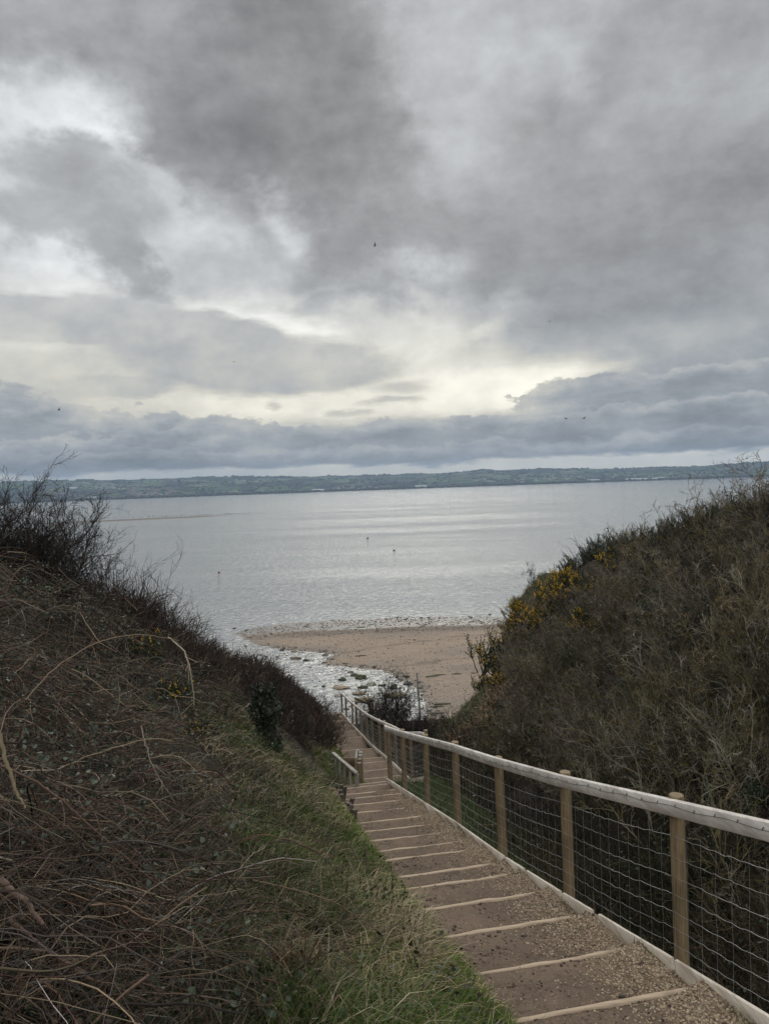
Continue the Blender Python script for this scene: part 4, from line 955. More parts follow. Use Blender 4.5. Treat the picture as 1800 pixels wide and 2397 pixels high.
# ================================================================== vegetation
def hit(px, py, d0=2.0, d1=62):
    ds = np.linspace(d0, d1, 900); v = FWD + (px - 900) / 1800 * RGT - (py - 1198.5) / 1800 * UPV
    p = v[None] / v[1] * ds[:, None]; g = gz(p[:, 0], p[:, 1], True)
    k = np.argmax(p[:, 2] < g)
    if k == 0: return ridge(px, max(d0, 12), d1 - 8, -.1)
    return (p[k, 0], p[k, 1], g[k] + EYE)
def squash(P, H):
    """keeps arching stems within a height H (N,) above the ground"""
    g = gz(P[..., 0], P[..., 1]); r = P[..., 2] - g; H = np.asarray(H)[:, None] * (1 + .7 * fbm(P[..., 0] * 2.3 + 40, P[..., 1] * 2.3, 3))
    P[..., 2] = g + np.where(r > 0, np.where(r < .6 * H, r, .6 * H + .9 * H * np.tanh((r - .6 * H) / (.9 * H)) * .6), r * .3); return P
def ridge(px, d0, d1, dz=0.0):
    ds = np.linspace(d0, d1, 200); v = FWD + (px - 900) / 1800 * RGT - (1330 - 1198.5) / 1800 * UPV
    x = v[0] / v[1] * ds; g = gz(x, ds); k = int(np.argmax((g - EYE) / ds)); return (x[k], ds[k], g[k] + dz)
def blades_from(acc, P0, D, L, Wd, C, K=4, grav=.5, wob=.08):
    P = grow(P0, D, L, K, wob, grav)
    pr = np.array([1, .9, .6, .08]) if K == 4 else np.linspace(1, .1, K)
    S = np.cross(D, rng.normal(size=D.shape))
    acc.blades(P, Wd[:, None] * pr[None], S, C)
def leaves(acc, P, S_, C, up=.5):
    n = len(P); D = unit(rng.normal(size=(n, 3)) + np.array([0, -.2, up])); side = unit(np.cross(D, rng.normal(size=(n, 3)) + np.array([0, 0, .8])))
    nrm = unit(np.cross(side, D))
    mid_ = np.stack([P, P + D * S_[:, None] * .25 + nrm * S_[:, None] * .06, P + D * S_[:, None] * .6 + nrm * S_[:, None] * .10, P + D * S_[:, None] * .9 + nrm * S_[:, None] * .04, P + D * S_[:, None] * 1.1], 1)
    acc.blades(mid_, S_[:, None] * np.array([.10, .40, .42, .22, .02])[None], side, C)
def region(n, y0, y1, f):
    """points spread evenly over the picture: ~1/y^2 density"""
    y = y0 * (y1 / y0) ** rng.random(n * 3); x = f(y, rng.random(n * 3)); return x[:n * 3], y[:n * 3]
def leftx(y, q): return xl(y) - .15 - q * (xl(y) + .62 * y + 1.2)
BR = [(.13, .097, .075), (.19, .145, .10), (.27, .205, .14), (.20, .175, .155), (.05, .04, .034), (.16, .085, .062)]

def domes(x, y, cell, seed=0, sy=1.0):
    """mounded bushes: height factor 0..1 and a random number per bush"""
    x = np.asarray(x, float) / cell; y = np.asarray(y, float) / cell / sy
    xi, yi = np.floor(x).astype(int), np.floor(y).astype(int); best = np.zeros(x.shape); hid = np.zeros(x.shape)
    for dx in (-1, 0, 1):
        for dy in (-1, 0, 1):
            a_ = xi + dx; b_ = yi + dy
            cx = a_ + .5 + .42 * _g[(a_ + seed) % 256, b_ % 256]; cy = b_ + .5 + .42 * _g[(a_ + 91) % 256, (b_ + seed) % 256]
            r = .62 + .25 * _g[(a_ + 47 + seed) % 256, (b_ + 13) % 256]; v_ = np.sqrt(np.clip(1 - ((x - cx) ** 2 + (y - cy) ** 2) / r ** 2, 0, 1)) * (.75 + .35 * _g[(a_ + 7) % 256, (b_ + 77 + seed) % 256])
            m__ = v_ > best; best = np.where(m__, v_, best); hid = np.where(m__, _g[(a_ + 5 + seed) % 256, (b_ + 29) % 256] * .5 + .5, hid)
    return best, hid
def thick_l(x, y):
    """0..1 bramble cover on the left bank"""
    l = xl(y) - x
    w0 = np.interp(y, [0, 3, 6, 9, 12, 17, 19.5, 22, 26, 32], [1.15, 1.4, 1.75, 1.6, 1.25, 1.9, 1.3, .3, -.3, -.4])
    return np.clip((l - w0) / .9 + .6 * fbm(x * .9, y * .9, 3), 0, 1)
def bush_h(x, y):
    l = xl(y) - x
    return np.clip(.22 + .30 * (l - 1.2), .12, .80) * (1 + .9 * fbm(x * .95 + 4, y * .95, 3))

# --- near bramble tangle on the left
a = Acc(); lf = Acc()
x, y = region(9000, 1.9, 14, leftx); k = rng.random(len(x)) < thick_l(x, y) ** 1.3; k &= (np.hypot(x, y) > 2.0); x, y = x[k][:6800], y[k][:6800]; n = len(x)
dm, did = domes(x, y, .9, 3)
h = bush_h(x, y) * (.45 + .85 * dm) * np.interp(y, [2, 5], [.75, 1]); P0 = np.stack([x, y, gz(x, y)], 1)
L = np.minimum(h * rng.uniform(.6, 1.9, n), 1.15)
D = rng.normal(size=(n, 3)) * np.array([.7, .7, .25]) + np.array([.15, -.05, 1.0])
P = squash(grow(P0, D, L, 14, .11, rng.uniform(.10, .40, n)), h * rng.uniform(.6, 1.15, n))
rad = np.exp(rng.normal(-5.85, .42, n))[:, None] * np.linspace(1, .4, 14)[None]
a.tubes(P, rad, palette(BR, n, .35, [.17, .19, .11, .15, .30, .08]) * np.exp(rng.normal(-.28, .55, (n, 1))), 4)
Pc, Lc, idx = branch(P, 4, L * .34, 7, .95, .13, .12, 0, .15)
Pc = squash(Pc, h[idx] * rng.uniform(.8, 1.25, len(idx)))
a.tubes(Pc, (.55 * rad[idx][:, :7] * np.linspace(.9, .35, 7)[None]), palette(BR, len(Pc), .3) * np.exp(rng.normal(-.4, .55, (len(Pc), 1))), 3)
nr = Pc[:, 0, 1] < 6.5; Pq = Pc[nr]; Ps, _, i2 = branch(Pq, 3, .085, 3, 1.1, .15, 0, .2, .1); a.tubes(Ps, np.full((len(Ps), 3), .0009) * np.array([1.2, 1, .6]), palette(BR, len(Ps), .3) * np.exp(rng.normal(-.3, .4, (len(Ps), 1))), 3)
# fallen and horizontal dead stems threaded through
m_ = 4200; x2, y2 = region(m_, 1.9, 14, leftx); k = (rng.random(len(x2)) < thick_l(x2, y2)) & (np.hypot(x2, y2) > 2.0); x2, y2 = x2[k][:m_], y2[k][:m_]; n2 = len(x2)
h2 = bush_h(x2, y2)
P0 = np.stack([x2, y2, gz(x2, y2) + rng.uniform(.05, 1, n2) * h2], 1)
P2 = squash(grow(P0, rng.normal(size=(n2, 3)) * np.array([1, .8, .35]), rng.uniform(.15, .7, n2), 8, .12, .08), h2 * 1.1)
a.tubes(P2, np.exp(rng.normal(-5.95, .45, n2))[:, None] * np.linspace(1, .6, 8)[None], palette([(.24, .175, .115), (.17, .12, .085), (.28, .22, .155), (.07, .052, .042), (.13, .085, .07)], n2, .25) * np.exp(rng.normal(-.3, .45, (n2, 1))), 3)
link('bramble_tangle', a.mesh('bramble_tangle', [M_TWIG]), label='tangle of bare purplish brown bramble stems over the near left bank', cat='brambles', kind='stuff')
# leaves: clusters sitting on the stems
wl = np.clip(fbm(Pc[:, 3, 0] * 1.5 + 70, Pc[:, 3, 1] * 1.5, 3) + .15, .01, 1) * np.where(Pc[:, 3, 0] < -1.2, 1.6, .6); sel = rng.choice(len(Pc), 11000, p=wl / wl.sum()); pick = Pc[sel, rng.integers(2, 7, len(sel))]
pick = np.repeat(pick, 3, 0) + rng.normal(0, .022, (len(sel) * 3, 3))
cl = palette([(.045, .062, .040), (.075, .095, .07), (.10, .12, .095), (.05, .045, .03), (.035, .055, .03)], len(pick), .3)
leaves(lf, pick, rng.uniform(.014, .030, len(pick)), cl * 1.15)
m_ = 20000; x2, y2 = region(m_, 1.9, 9, leftx); k = (rng.random(len(x2)) < thick_l(x2, y2) * .8 + .12) & (np.hypot(x2, y2) > 1.8); x2, y2 = x2[k][:m_], y2[k][:m_]
leaves(lf, np.stack([x2, y2, gz(x2, y2) + rng.uniform(0, .22, len(x2))], 1), rng.uniform(.015, .034, len(x2)), palette([(.03, .05, .025), (.045, .07, .035), (.02, .035, .02), (.07, .05, .035)], len(x2), .35))
link('bramble_leaves', lf.mesh('bramble_leaves', [M_LEAF]), label='dull grey green bramble and ivy leaves scattered through the left bank', cat='leaves', kind='stuff')

# --- grass and dead grass on the bank
g = Acc(); dg = Acc()
def grass_pts(m_, y0, y1, xf, wfun):
    x, y = region(m_, y0, y1, xf); k = rng.random(len(x)) < wfun(x, y); k &= np.hypot(x, y) > 1.7; return x[k][:m_], y[k][:m_]
m_ = 46000
x, y = grass_pts(m_, 2.0, 25, lambda y, q: xl(y) + .10 - q ** 1.2 * 2.6, lambda x, y: np.clip(turf(x, y) * 1.3, 0, 1)); n = len(x)
tuft = vnoise(x * 5, y * 5); l = xl(y) - x
P0 = np.stack([x, y, gz(np.minimum(x, xl(y) - .01), y) - .02], 1); Ln = (.07 + .09 * rng.random(n) + .07 * np.clip(tuft, 0, 1)) * np.clip(.55 + l * .7, .35, 1.25)
dry = np.clip(.22 + .5 * (l - .5) + 1.3 * fbm(x * 1.3 + 30, y * 1.3, 3), .02, .9)
isd = rng.random(n) < dry
br_ = np.clip(.88 + .95 * np.exp(-l / .35) + .9 * fbm(x * 1.4 + 8, y * 1.4 + 3, 3) - .25 * np.clip(l - .6, 0, 1) - np.interp(y, [6, 10], [0, .12]), .2, 1.5)[:, None]
cg = br_ * palette([(.07, .125, .016), (.11, .155, .022), (.05, .09, .014), (.15, .17, .032)], n, .25); cd = br_ * palette([(.34, .27, .15), (.24, .18, .11), (.42, .34, .21), (.14, .10, .06)], n, .25)
D = rng.normal(size=(n, 3)) * np.array([.42, .42, .1]) + np.array([.25, -.05, 1]); Wd = rng.uniform(.0014, .0032, n) * np.clip(y / 6, .9, 2.2)
kk = ~isd; blades_from(g, P0[kk], D[kk], Ln[kk] * 1.15, Wd[kk], cg[kk], grav=.45)
kk = isd; blades_from(dg, P0[kk], D[kk] * np.array([1.6, 1.6, 1]), Ln[kk] * 1.5, Wd[kk], cd[kk], grav=.95)
# longer tufts lower down the bank
m_ = 26000
x, y = grass_pts(m_, 2.0, 21, lambda y, q: xl(y) - .35 - q * 2.4, lambda x, y: np.clip(fbm(x * 1.6 + 50, y * 1.6, 3) * 3.2 + .15, 0, 1) * np.clip(1.35 - thick_l(x, y), .15, 1)); n = len(x)
P0 = np.stack([x, y, gz(x, y)], 1); D = rng.normal(size=(n, 3)) * np.array([.6, .6, .15]) + np.array([.4, -.1, 1]); isd = rng.random(n) < np.clip(.66 + .8 * fbm(x, y + 80, 2), .05, .95); tb = np.clip(.8 + 1.0 * fbm(x * 1.3 + 60, y * 1.3, 3) - np.interp(y, [5, 12], [0, .3]), .25, 1.4)[:, None]
Ln = rng.uniform(.16, .42, n); Wd = rng.uniform(.0014, .003, n) * np.clip(y / 6, .9, 2)
kk = isd; blades_from(dg, P0[kk], D[kk], Ln[kk], Wd[kk], tb[kk] * palette([(.36, .28, .16), (.25, .19, .115), (.45, .37, .24), (.14, .105, .065)], kk.sum(), .25), grav=.85)
kk = ~isd; blades_from(g, P0[kk], D[kk], Ln[kk], Wd[kk], tb[kk] * palette([(.07, .13, .02), (.11, .16, .03), (.05, .09, .016)], kk.sum(), .25), grav=.6)
# turf beyond the fence and on the far slope
m_ = 22000; y = rng.uniform(7.5, 21, m_); x = xr(y) + .12 + rng.random(m_) ** 1.3 * 2.6; k = rng.random(m_) < np.clip(turf(x, y) * 1.2 + .1, 0, 1); x, y = x[k], y[k]; n = len(x)
P0 = np.stack([x, y, gz(x, y) - .01], 1); D = rng.normal(size=(n, 3)) * np.array([.4, .4, .1]) + np.array([.1, 0, 1])
blades_from(g, P0, D, rng.uniform(.10, .30, n), rng.uniform(.003, .006, n), palette([(.06, .10, .028), (.09, .13, .035), (.12, .13, .05), (.05, .07, .02)], n, .25), grav=.5)
m_ = 16000; y = rng.uniform(38, 57, m_); x = rng.uniform(2, 11, m_); k = rng.random(m_) < turf(x, y); x, y = x[k], y[k]; n = len(x)
P0 = np.stack([x, y, gz(x, y) - .02], 1); D = rng.normal(size=(n, 3)) * .5 + np.array([0, 0, 1]); kk = rng.random(n) < .55
blades_from(g, P0[kk], D[kk], rng.uniform(.15, .45, kk.sum()), rng.uniform(.012, .022, kk.sum()), palette([(.07, .10, .03), (.10, .12, .04), (.05, .07, .022)], kk.sum(), .25))
blades_from(dg, P0[~kk], D[~kk], rng.uniform(.2, .5, (~kk).sum()), rng.uniform(.012, .02, (~kk).sum()), palette([(.24, .18, .11), (.17, .12, .075)], (~kk).sum(), .25))
# creeping tufts at the foot of the boards and into the path edge
m_ = 2600; y = 3.2 + 12 * rng.random(m_) ** 1.5; cl_ = vnoise(y * 1.7, y * 0 + 5) > .35; y = y[cl_]; u = 1 - np.abs(rng.normal(0, .035, len(y))); p = path_surf(u, y); n = len(y)
blades_from(g, p, rng.normal(size=(n, 3)) * .6 + np.array([0, 0, 1]), rng.uniform(.02, .07, n), rng.uniform(.0012, .0022, n), palette([(.06, .10, .03), (.09, .13, .04)], n, .2))
m_ = 9000; y = 3.0 + 13 * rng.random(m_) ** 1.4; u = np.abs(rng.normal(0, .05, m_)) + .0 + .035 * np.clip(vnoise(y * 2.2, y * 0 + 9), -1, 1); p = path_surf(np.clip(u, -.1, .3), y); n = m_
blades_from(g, p, rng.normal(size=(n, 3)) * .55 + np.array([.35, 0, 1]), rng.uniform(.04, .13, n), rng.uniform(.0014, .0028, n), palette([(.06, .11, .028), (.09, .14, .035), (.05, .08, .02)], n, .25))
# dead stalks with seedheads standing in the grass
m_ = 800; x, y = region(m_, 4.2, 15, lambda y, q: xl(y) - .5 - q * 1.6); x, y = x[:m_], y[:m_]; n = len(x); kk = fbm(x * .8 + 3, y * .8, 2) > -.05; x, y = x[kk], y[kk]; n = len(x)
P = grow(np.stack([x, y, gz(x, y)], 1), rng.normal(size=(n, 3)) * .2 + np.array([.05, 0, 1]), rng.uniform(.15, .42, n), 6, .07); dg.tubes(P, np.full((n, 6), .0019) * np.interp(y, [3, 15], [.8, 1.8])[:, None], palette([(.09, .07, .05), (.14, .10, .06), (.05, .04, .03)], n), 3)
stones(dg, P[:, -1], rng.uniform(.004, .008, n), palette([(.05, .035, .025), (.08, .05, .03)], n), ICO1, 1.2)
link('grass', g.mesh('grass', [M_GRASS]), label='green grass along the left edge of the steps and beyond the fence', cat='grass', kind='stuff')
link('dead_grass', dg.mesh('dead_grass', [M_GRASS]), label='straw coloured dead grass drooping down the left bank', cat='dead grass', kind='stuff')

# --- scrub farther down the left bank
a = Acc(); lf = Acc()
m_ = 15000; x, y = region(m_, 9, 50, lambda y, q: xl(y) - .25 - q * (8.2 + xl(y) + .0 * y)); k = (rng.random(len(x)) < np.clip(thick_l(x, y) * 1.2, 0, 1)) & (y < 47); x, y = x[k][:m_], y[k][:m_]; n = len(x)
hh = np.clip(bush_h(x, y), .3, .9) * (1 + .5 * np.clip(fbm(x * .5, y * .5 + 60, 3), -.6, 1)) * np.interp(y, [9, 16, 22, 30, 36, 46], [.9, .75, .7, .9, 1.4, 1.5])
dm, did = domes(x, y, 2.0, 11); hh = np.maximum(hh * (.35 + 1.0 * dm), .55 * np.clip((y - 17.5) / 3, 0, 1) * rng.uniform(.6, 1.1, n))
P0 = np.stack([x, y, gz(x, y) - .02], 1)
P = grow(P0, rng.normal(size=(n, 3)) * np.array([.45, .45, .1]) + np.array([.08, 0, 1]), hh, 6, .18, .02)
SCR = [(.10, .065, .055), (.14, .10, .075), (.07, .05, .04), (.17, .13, .10), (.045, .036, .03)]
zc = palette(SCR, n, .3) * (.4 + .85 * did * dm)[:, None] * np.exp(rng.normal(-.1, .4, (n, 1))); red = np.clip(fbm(x * .35, y * .35 + 20, 2) * 2, 0, 1)[:, None]; zc = zc * (1 - .3 * red) + np.array([.12, .07, .045]) * .3 * red  # stem colour darkens toward each mound's rim, painting shade into the gaps
rr = rng.uniform(.0035, .0075, n) * np.interp(y, [9, 20, 45], [.9, 1.6, 3.0])
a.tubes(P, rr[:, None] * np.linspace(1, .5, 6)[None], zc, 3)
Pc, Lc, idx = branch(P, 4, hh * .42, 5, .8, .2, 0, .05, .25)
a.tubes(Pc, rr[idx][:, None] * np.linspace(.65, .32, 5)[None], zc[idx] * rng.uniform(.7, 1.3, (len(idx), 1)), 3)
link('bank_scrub', a.mesh('bank_scrub', [M_TWIG]), label='dense low leafless scrub covering the left bank down towards the beach', cat='scrub', kind='stuff')
m_ = 9000; k = rng.choice(len(Pc), m_); pp = Pc[k, 3]; patch = fbm(pp[:, 0] * .6 + 11, pp[:, 1] * .6, 2) > .02; pp = pp[patch] - np.array([0, 0, .12]); n = len(pp)
leaves(lf, pp, rng.uniform(.03, .055, n) * np.interp(pp[:, 1], [9, 20, 45], [.8, 1.3, 2]), palette([(.035, .05, .028), (.05, .065, .04), (.03, .035, .02)], n, .3))

# --- scrub over the right hillside and the gully
a = Acc(); b = Acc()
def rightx(y, q): return xr(y) + .35 + q * np.maximum(.62 * y + 1.5 - xr(y), 5)
m_ = 24000; x, y = region(m_, 4.0, 56, rightx); k = (rng.random(len(x)) < 1 - .9 * turf(x, y)) & (x < 16.5) & ~((y > 48.5) & (x > 6.3)); x, y = x[k][:m_], y[k][:m_]; n = len(x)
up_ = np.clip((x - xr(y) - 3.5) / 4, 0, 1)
hh = (.30 + .45 * rng.random(n)) * (1 + .5 * fbm(x * .5 + 7, y * .5, 3)) * np.interp(y, [4, 10, 20, 40, 56], [.9, 1.1, 1.25, 1.5, 1.2]) * np.clip((x - xr(y)) / 1.2, .35, 1)
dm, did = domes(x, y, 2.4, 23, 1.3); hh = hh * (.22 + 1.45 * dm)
P0 = np.stack([x, y, gz(x, y) - .02], 1)
P = grow(P0, rng.normal(size=(n, 3)) * np.array([.5, .5, .1]) + np.array([-.2, -.1, 1]), hh, 6, .2, .03)
RS = [(.13, .11, .055), (.15, .12, .07), (.09, .075, .04), (.20, .17, .12), (.05, .045, .03), (.12, .11, .045)]
zc = palette(RS, n, .3); q_ = np.clip(fbm(x * .3 + 3, y * .3, 3) * 2.2, -1, 1)[:, None]
hue = np.array([(.105, .085, .07), (.16, .135, .075), (.09, .085, .045), (.19, .145, .10), (.13, .115, .105), (.07, .075, .04)])[(did * 5.99).astype(int)]
zc = (.35 * zc + .65 * hue * rng.uniform(.6, 1.5, (n, 1))) * (.16 + .52 * dm)[:, None] * np.exp(rng.normal(0, .4, (n, 1)))  # shade of the gaps between mounds painted into the stem colour
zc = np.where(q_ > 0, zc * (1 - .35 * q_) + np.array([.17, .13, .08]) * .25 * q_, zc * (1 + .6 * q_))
rr = rng.uniform(.003, .0075, n) * np.interp(y, [4, 10, 20, 50], [.8, 1.15, 1.9, 3.2])
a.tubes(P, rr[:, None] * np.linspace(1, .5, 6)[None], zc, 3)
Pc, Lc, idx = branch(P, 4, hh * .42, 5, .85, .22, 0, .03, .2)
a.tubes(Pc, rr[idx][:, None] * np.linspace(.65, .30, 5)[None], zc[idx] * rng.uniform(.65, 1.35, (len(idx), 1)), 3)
link('hillside_scrub', a.mesh('hillside_scrub', [M_TWIG]), label='olive brown leafless scrub matted over the right hillside and gully', cat='scrub', kind='stuff')
m_ = 48000; k = rng.choice(len(Pc), m_); pp = Pc[k, 2]; patch = fbm(pp[:, 0] * .45 + 21, pp[:, 1] * .45, 3) + .25 * (pp[:, 1] < 12) > .08; pp = pp[patch] - np.array([0, 0, .10]); n = len(pp)
leaves(lf, pp, rng.uniform(.025, .05, n) * np.interp(pp[:, 1], [4, 9, 20, 45], [.7, .9, 1.4, 2.3]), palette([(.035, .055, .026), (.05, .07, .035), (.025, .035, .018), (.06, .075, .05)], n, .3))
link('ivy_and_brambles', lf.mesh('ivy_and_brambles', [M_LEAF]), label='dark evergreen leaves in patches through the scrub on both slopes', cat='leaves', kind='stuff')

# --- bracken: rusty dead fronds low on the right slope
a = Acc(); c = hit(1130, 1690); m_ = 1500; P0 = np.array(c) + rng.normal(size=(m_, 3)) * np.array([1.3, 1.6, 0]); P0[:, 2] = gz(P0[:, 0], P0[:, 1])
c2 = hit(1230, 1640); P0[::3] = np.array(c2) + rng.normal(size=(len(P0[::3]), 3)) * np.array([1.2, 1.2, 0]); P0[:, 2] = gz(P0[:, 0], P0[:, 1])
blades_from(a, P0, rng.normal(size=(m_, 3)) * .6 + np.array([-.3, 0, 1]), rng.uniform(.3, .8, m_), rng.uniform(.015, .035, m_), palette([(.30, .18, .10), (.24, .15, .09), (.36, .25, .15)], m_, .25), grav=.9)
link('dead_bracken', a.mesh('dead_bracken', [M_GRASS]), label='rust brown dead bracken low on the right slope', cat='bracken', kind='stuff')

# ------------------------------------------------------------------ individual shrubs
def bare_shrub(h, n0, nb, spread, r0, cols, wob=.14, up=.05, tilt=(0, 0), lv=3, matr=None, fine=1.0, base=.12):
    a = Acc()
    P0 = rng.normal(size=(n0, 3)) * np.array([base, base, 0]); P0[:, 2] = -.15
    D = rng.normal(size=(n0, 3)) * np.array([spread, spread, .1]) + np.array([tilt[0], tilt[1], 1])
    L = h * rng.uniform(.6, 1.05, n0); P = grow(P0, D, L, 9, wob, .0, up); r = np.full(n0, r0) * rng.uniform(.6, 1.1, n0)
    c = palette(cols, n0, .2); a.tubes(P, r[:, None] * np.linspace(1, .35, 9)[None], c, 5)
    for k in range(lv):
        K = [7, 6, 5, 4][k]
        P, L, idx = branch(P, nb[k], L * [.5, .45, .42, .45][k], K, [.85, .9, .9, 1][k], wob * 1.35, 0, up * .8, .22)
        r = np.maximum(r[idx] * .5, .0016 * fine); c = c[idx] * np.exp(rng.normal(0, .22, (len(idx), 1)))
        a.tubes(P, r[:, None] * np.linspace(1, .45, K)[None], c, 3 if k else 4)
    return a.mesh('branches', [matr or M_TWIG]), P
def leafy(P, n, s, cols, mt, name):
    a = Acc(); k = rng.choice(len(P), n); pp = P[k, rng.integers(1, P.shape[1], n)]; leaves(a, pp + rng.normal(0, s * .6, pp.shape), rng.uniform(.6, 1.2, n) * s, palette(cols, n, .3)); return a.mesh(name, [mt])
def shrub_thing(name, loc, meshes, label, cat, group, sc=1.0, rz=None):
    root = empty(name, loc, label, cat, group); root.rotation_euler[2] = rng.uniform(0, 2 * pi) if rz is None else rz; root.scale = (sc, sc, sc * rng.uniform(.9, 1.1)) if np.ndim(sc) == 0 else sc
    for nm, me in meshes: link(nm, me, root, kind='stuff' if nm == 'flowers' else None)
    return root
DK = [(.035, .028, .024), (.05, .04, .033), (.028, .024, .02)]
# dark thorn bush at the far left
thorn = [bare_shrub(1.9, 30, (8, 7, 6), .30, .015, DK, .13, .06, fine=1.5, base=.3)[0] for _ in range(2)]
for (px, py, d, sc, lb) in [(0, 1335, 10.6, 1.0, 'tall dark leafless thorn bush at the far left edge, topping the bank'), (70, 1345, 11.0, .86, 'dark leafless thorn bush just right of the tall one on the left bank'), (135, 1350, 10.4, .48, 'low dark thorn bush at the foot of the tall pair on the left'), (-70, 1340, 11.2, .9, 'dark thorn bush cut by the left edge of the view')]:
    p = WA(px, py, d); z = float(gz(np.array([p[0]]), np.array([p[1]]))[0])
    shrub_thing('thorn_bush', (p[0], p[1], z), [('branches', thorn[rng.integers(2)])], lb, 'bush', 'dark thorn bushes on the left bank', sc)
sap = [bare_shrub(1.25, 5, (4, 3), .30, .0065, DK, .10, .04, lv=2, fine=1.4)[0] for _ in range(3)]
for k, (px, py, d, sc) in enumerate([(255, 1420, 12.5, .8), (300, 1440, 13.0, 1.0), (345, 1460, 13.5, .95), (372, 1470, 13.6, .75), (228, 1400, 12, .7), (330, 1480, 12.8, .8), (410, 1480, 16, .7), (280, 1470, 11.8, .8), (450, 1500, 19, .8), (200, 1390, 11.5, .9)]):
    p = WA(px, py, d); z = float(gz(np.array([p[0]]), np.array([p[1]]))[0])
    shrub_thing('thorn_sapling', (p[0], p[1], z), [('branches', sap[k % 3])], 'thin dark blackthorn sapling sticking up from the ridge of the left bank', 'sapling', 'blackthorn saplings on the left ridge', sc * 1.25)
# clumps on the left bank, reddish brown and fine
RB = [(.085, .064, .045), (.12, .09, .065), (.06, .047, .037), (.045, .037, .03)]
fineb = [bare_shrub(1.2, 16, (6, 5, 4), .42, .008, RB, .15, .05, fine=2.2) for _ in range(3)]
for k, (px, py, sc, lb) in enumerate([(400, 1530, .75, 'rounded reddish brown bush on the left ridge below the saplings'), (470, 1555, .8, 'dark brown twiggy bush next down the left ridge'), (540, 1590, .8, 'twiggy brown bush halfway down the left ridge'), (600, 1600, .9, 'fine twigged bush on the ridge just above the wet stones'),
        (660, 1640, 1.0, 'broad brown bush lower on the left ridge beside the channel'), (720, 1680, 1.1, 'dark bush near the foot of the left ridge'), (765, 1720, 1.15, 'last dark bush of the left bank, overhanging the far steps'), (790, 1745, .8, 'low bush against the left edge of the far steps'),
        (700, 1730, .9, 'greenish brown bush behind the grassy slope on the left'), (640, 1700, .8, 'brown bush above the ivy covered stump'), (560, 1650, .8, 'brown bush upslope of the ivy covered stump'), (480, 1610, .8, 'grey brown bush in the middle of the left bank'), (740, 1650, 1.0, 'bush on the skyline of the left bank under the channel'), (560, 1560, .7, 'small bush on the skyline left of the wet stones'), ((-.75, 21.6), 0, .62, 'dark bush just behind the weathered revetment rail'), ((-1.5, 23.2), 0, .75, 'bush above the dark one behind the revetment rail'), ((-.6, 24.2), 0, .65, 'twiggy bush between the revetment and the far steps'), ((-.05, 26.2), 0, .55, 'bush leaning over the left edge of the far steps just past the landing posts'), ((.1, 30), 0, .7, 'bush hiding the left half of the far steps below the landing'), ((.1, 34.5), 0, .75, 'farthest bush overhanging the steps near the end of the handrail'), ((.0, 39), 0, .7, 'bush at the foot of the far steps beside the wet stones')]):
    if isinstance(px, tuple): xx = float(xl(px[1])) + px[0]; c = (xx, px[1], float(gz(np.array([xx - .3]), np.array([px[1]]))[0]) - .05)
    else: c = hit(px, py)
    me, P_ = fineb[k % 3]
    if not isinstance(px, tuple) and c[0] > float(xl(c[1])) - .35: xx = float(xl(c[1])) - .35; c = (xx, c[1], float(gz(np.array([xx]), np.array([c[1]]))[0]))
    shrub_thing('scrub_bush', c, [('branches', me)], lb, 'bush', 'bushes along the left bank', sc * float(np.interp(c[1], [10, 18, 26, 42], [.5, .5, .62, 1.35])))
# bare bush in front of the channel, behind the far fence
bb, _ = bare_shrub(2.5, 26, (8, 6, 5), .38, .024, [(.05, .038, .034), (.07, .05, .042)], .13, .05, fine=3.2)
for px, d, sc, lb in ((905, 41, 1.0, 'dark bare bush standing behind the far handrail against the wet stones'), (868, 43.5, .7, 'smaller bare bush left of the dark one behind the far handrail'), (955, 40.5, .75, 'bare bush at the foot of the leaning pole'), (1000, 42, .5, 'low bare bush right of the leaning pole')):
    p = W(px, 1700, d); z = float(gz(np.array([p[0]]), np.array([p[1]]))[0])
    shrub_thing('bare_bush', (p[0], p[1], z), [('branches', bb)], lb, 'bush', 'bare bushes in the valley mouth', sc * 1.1)
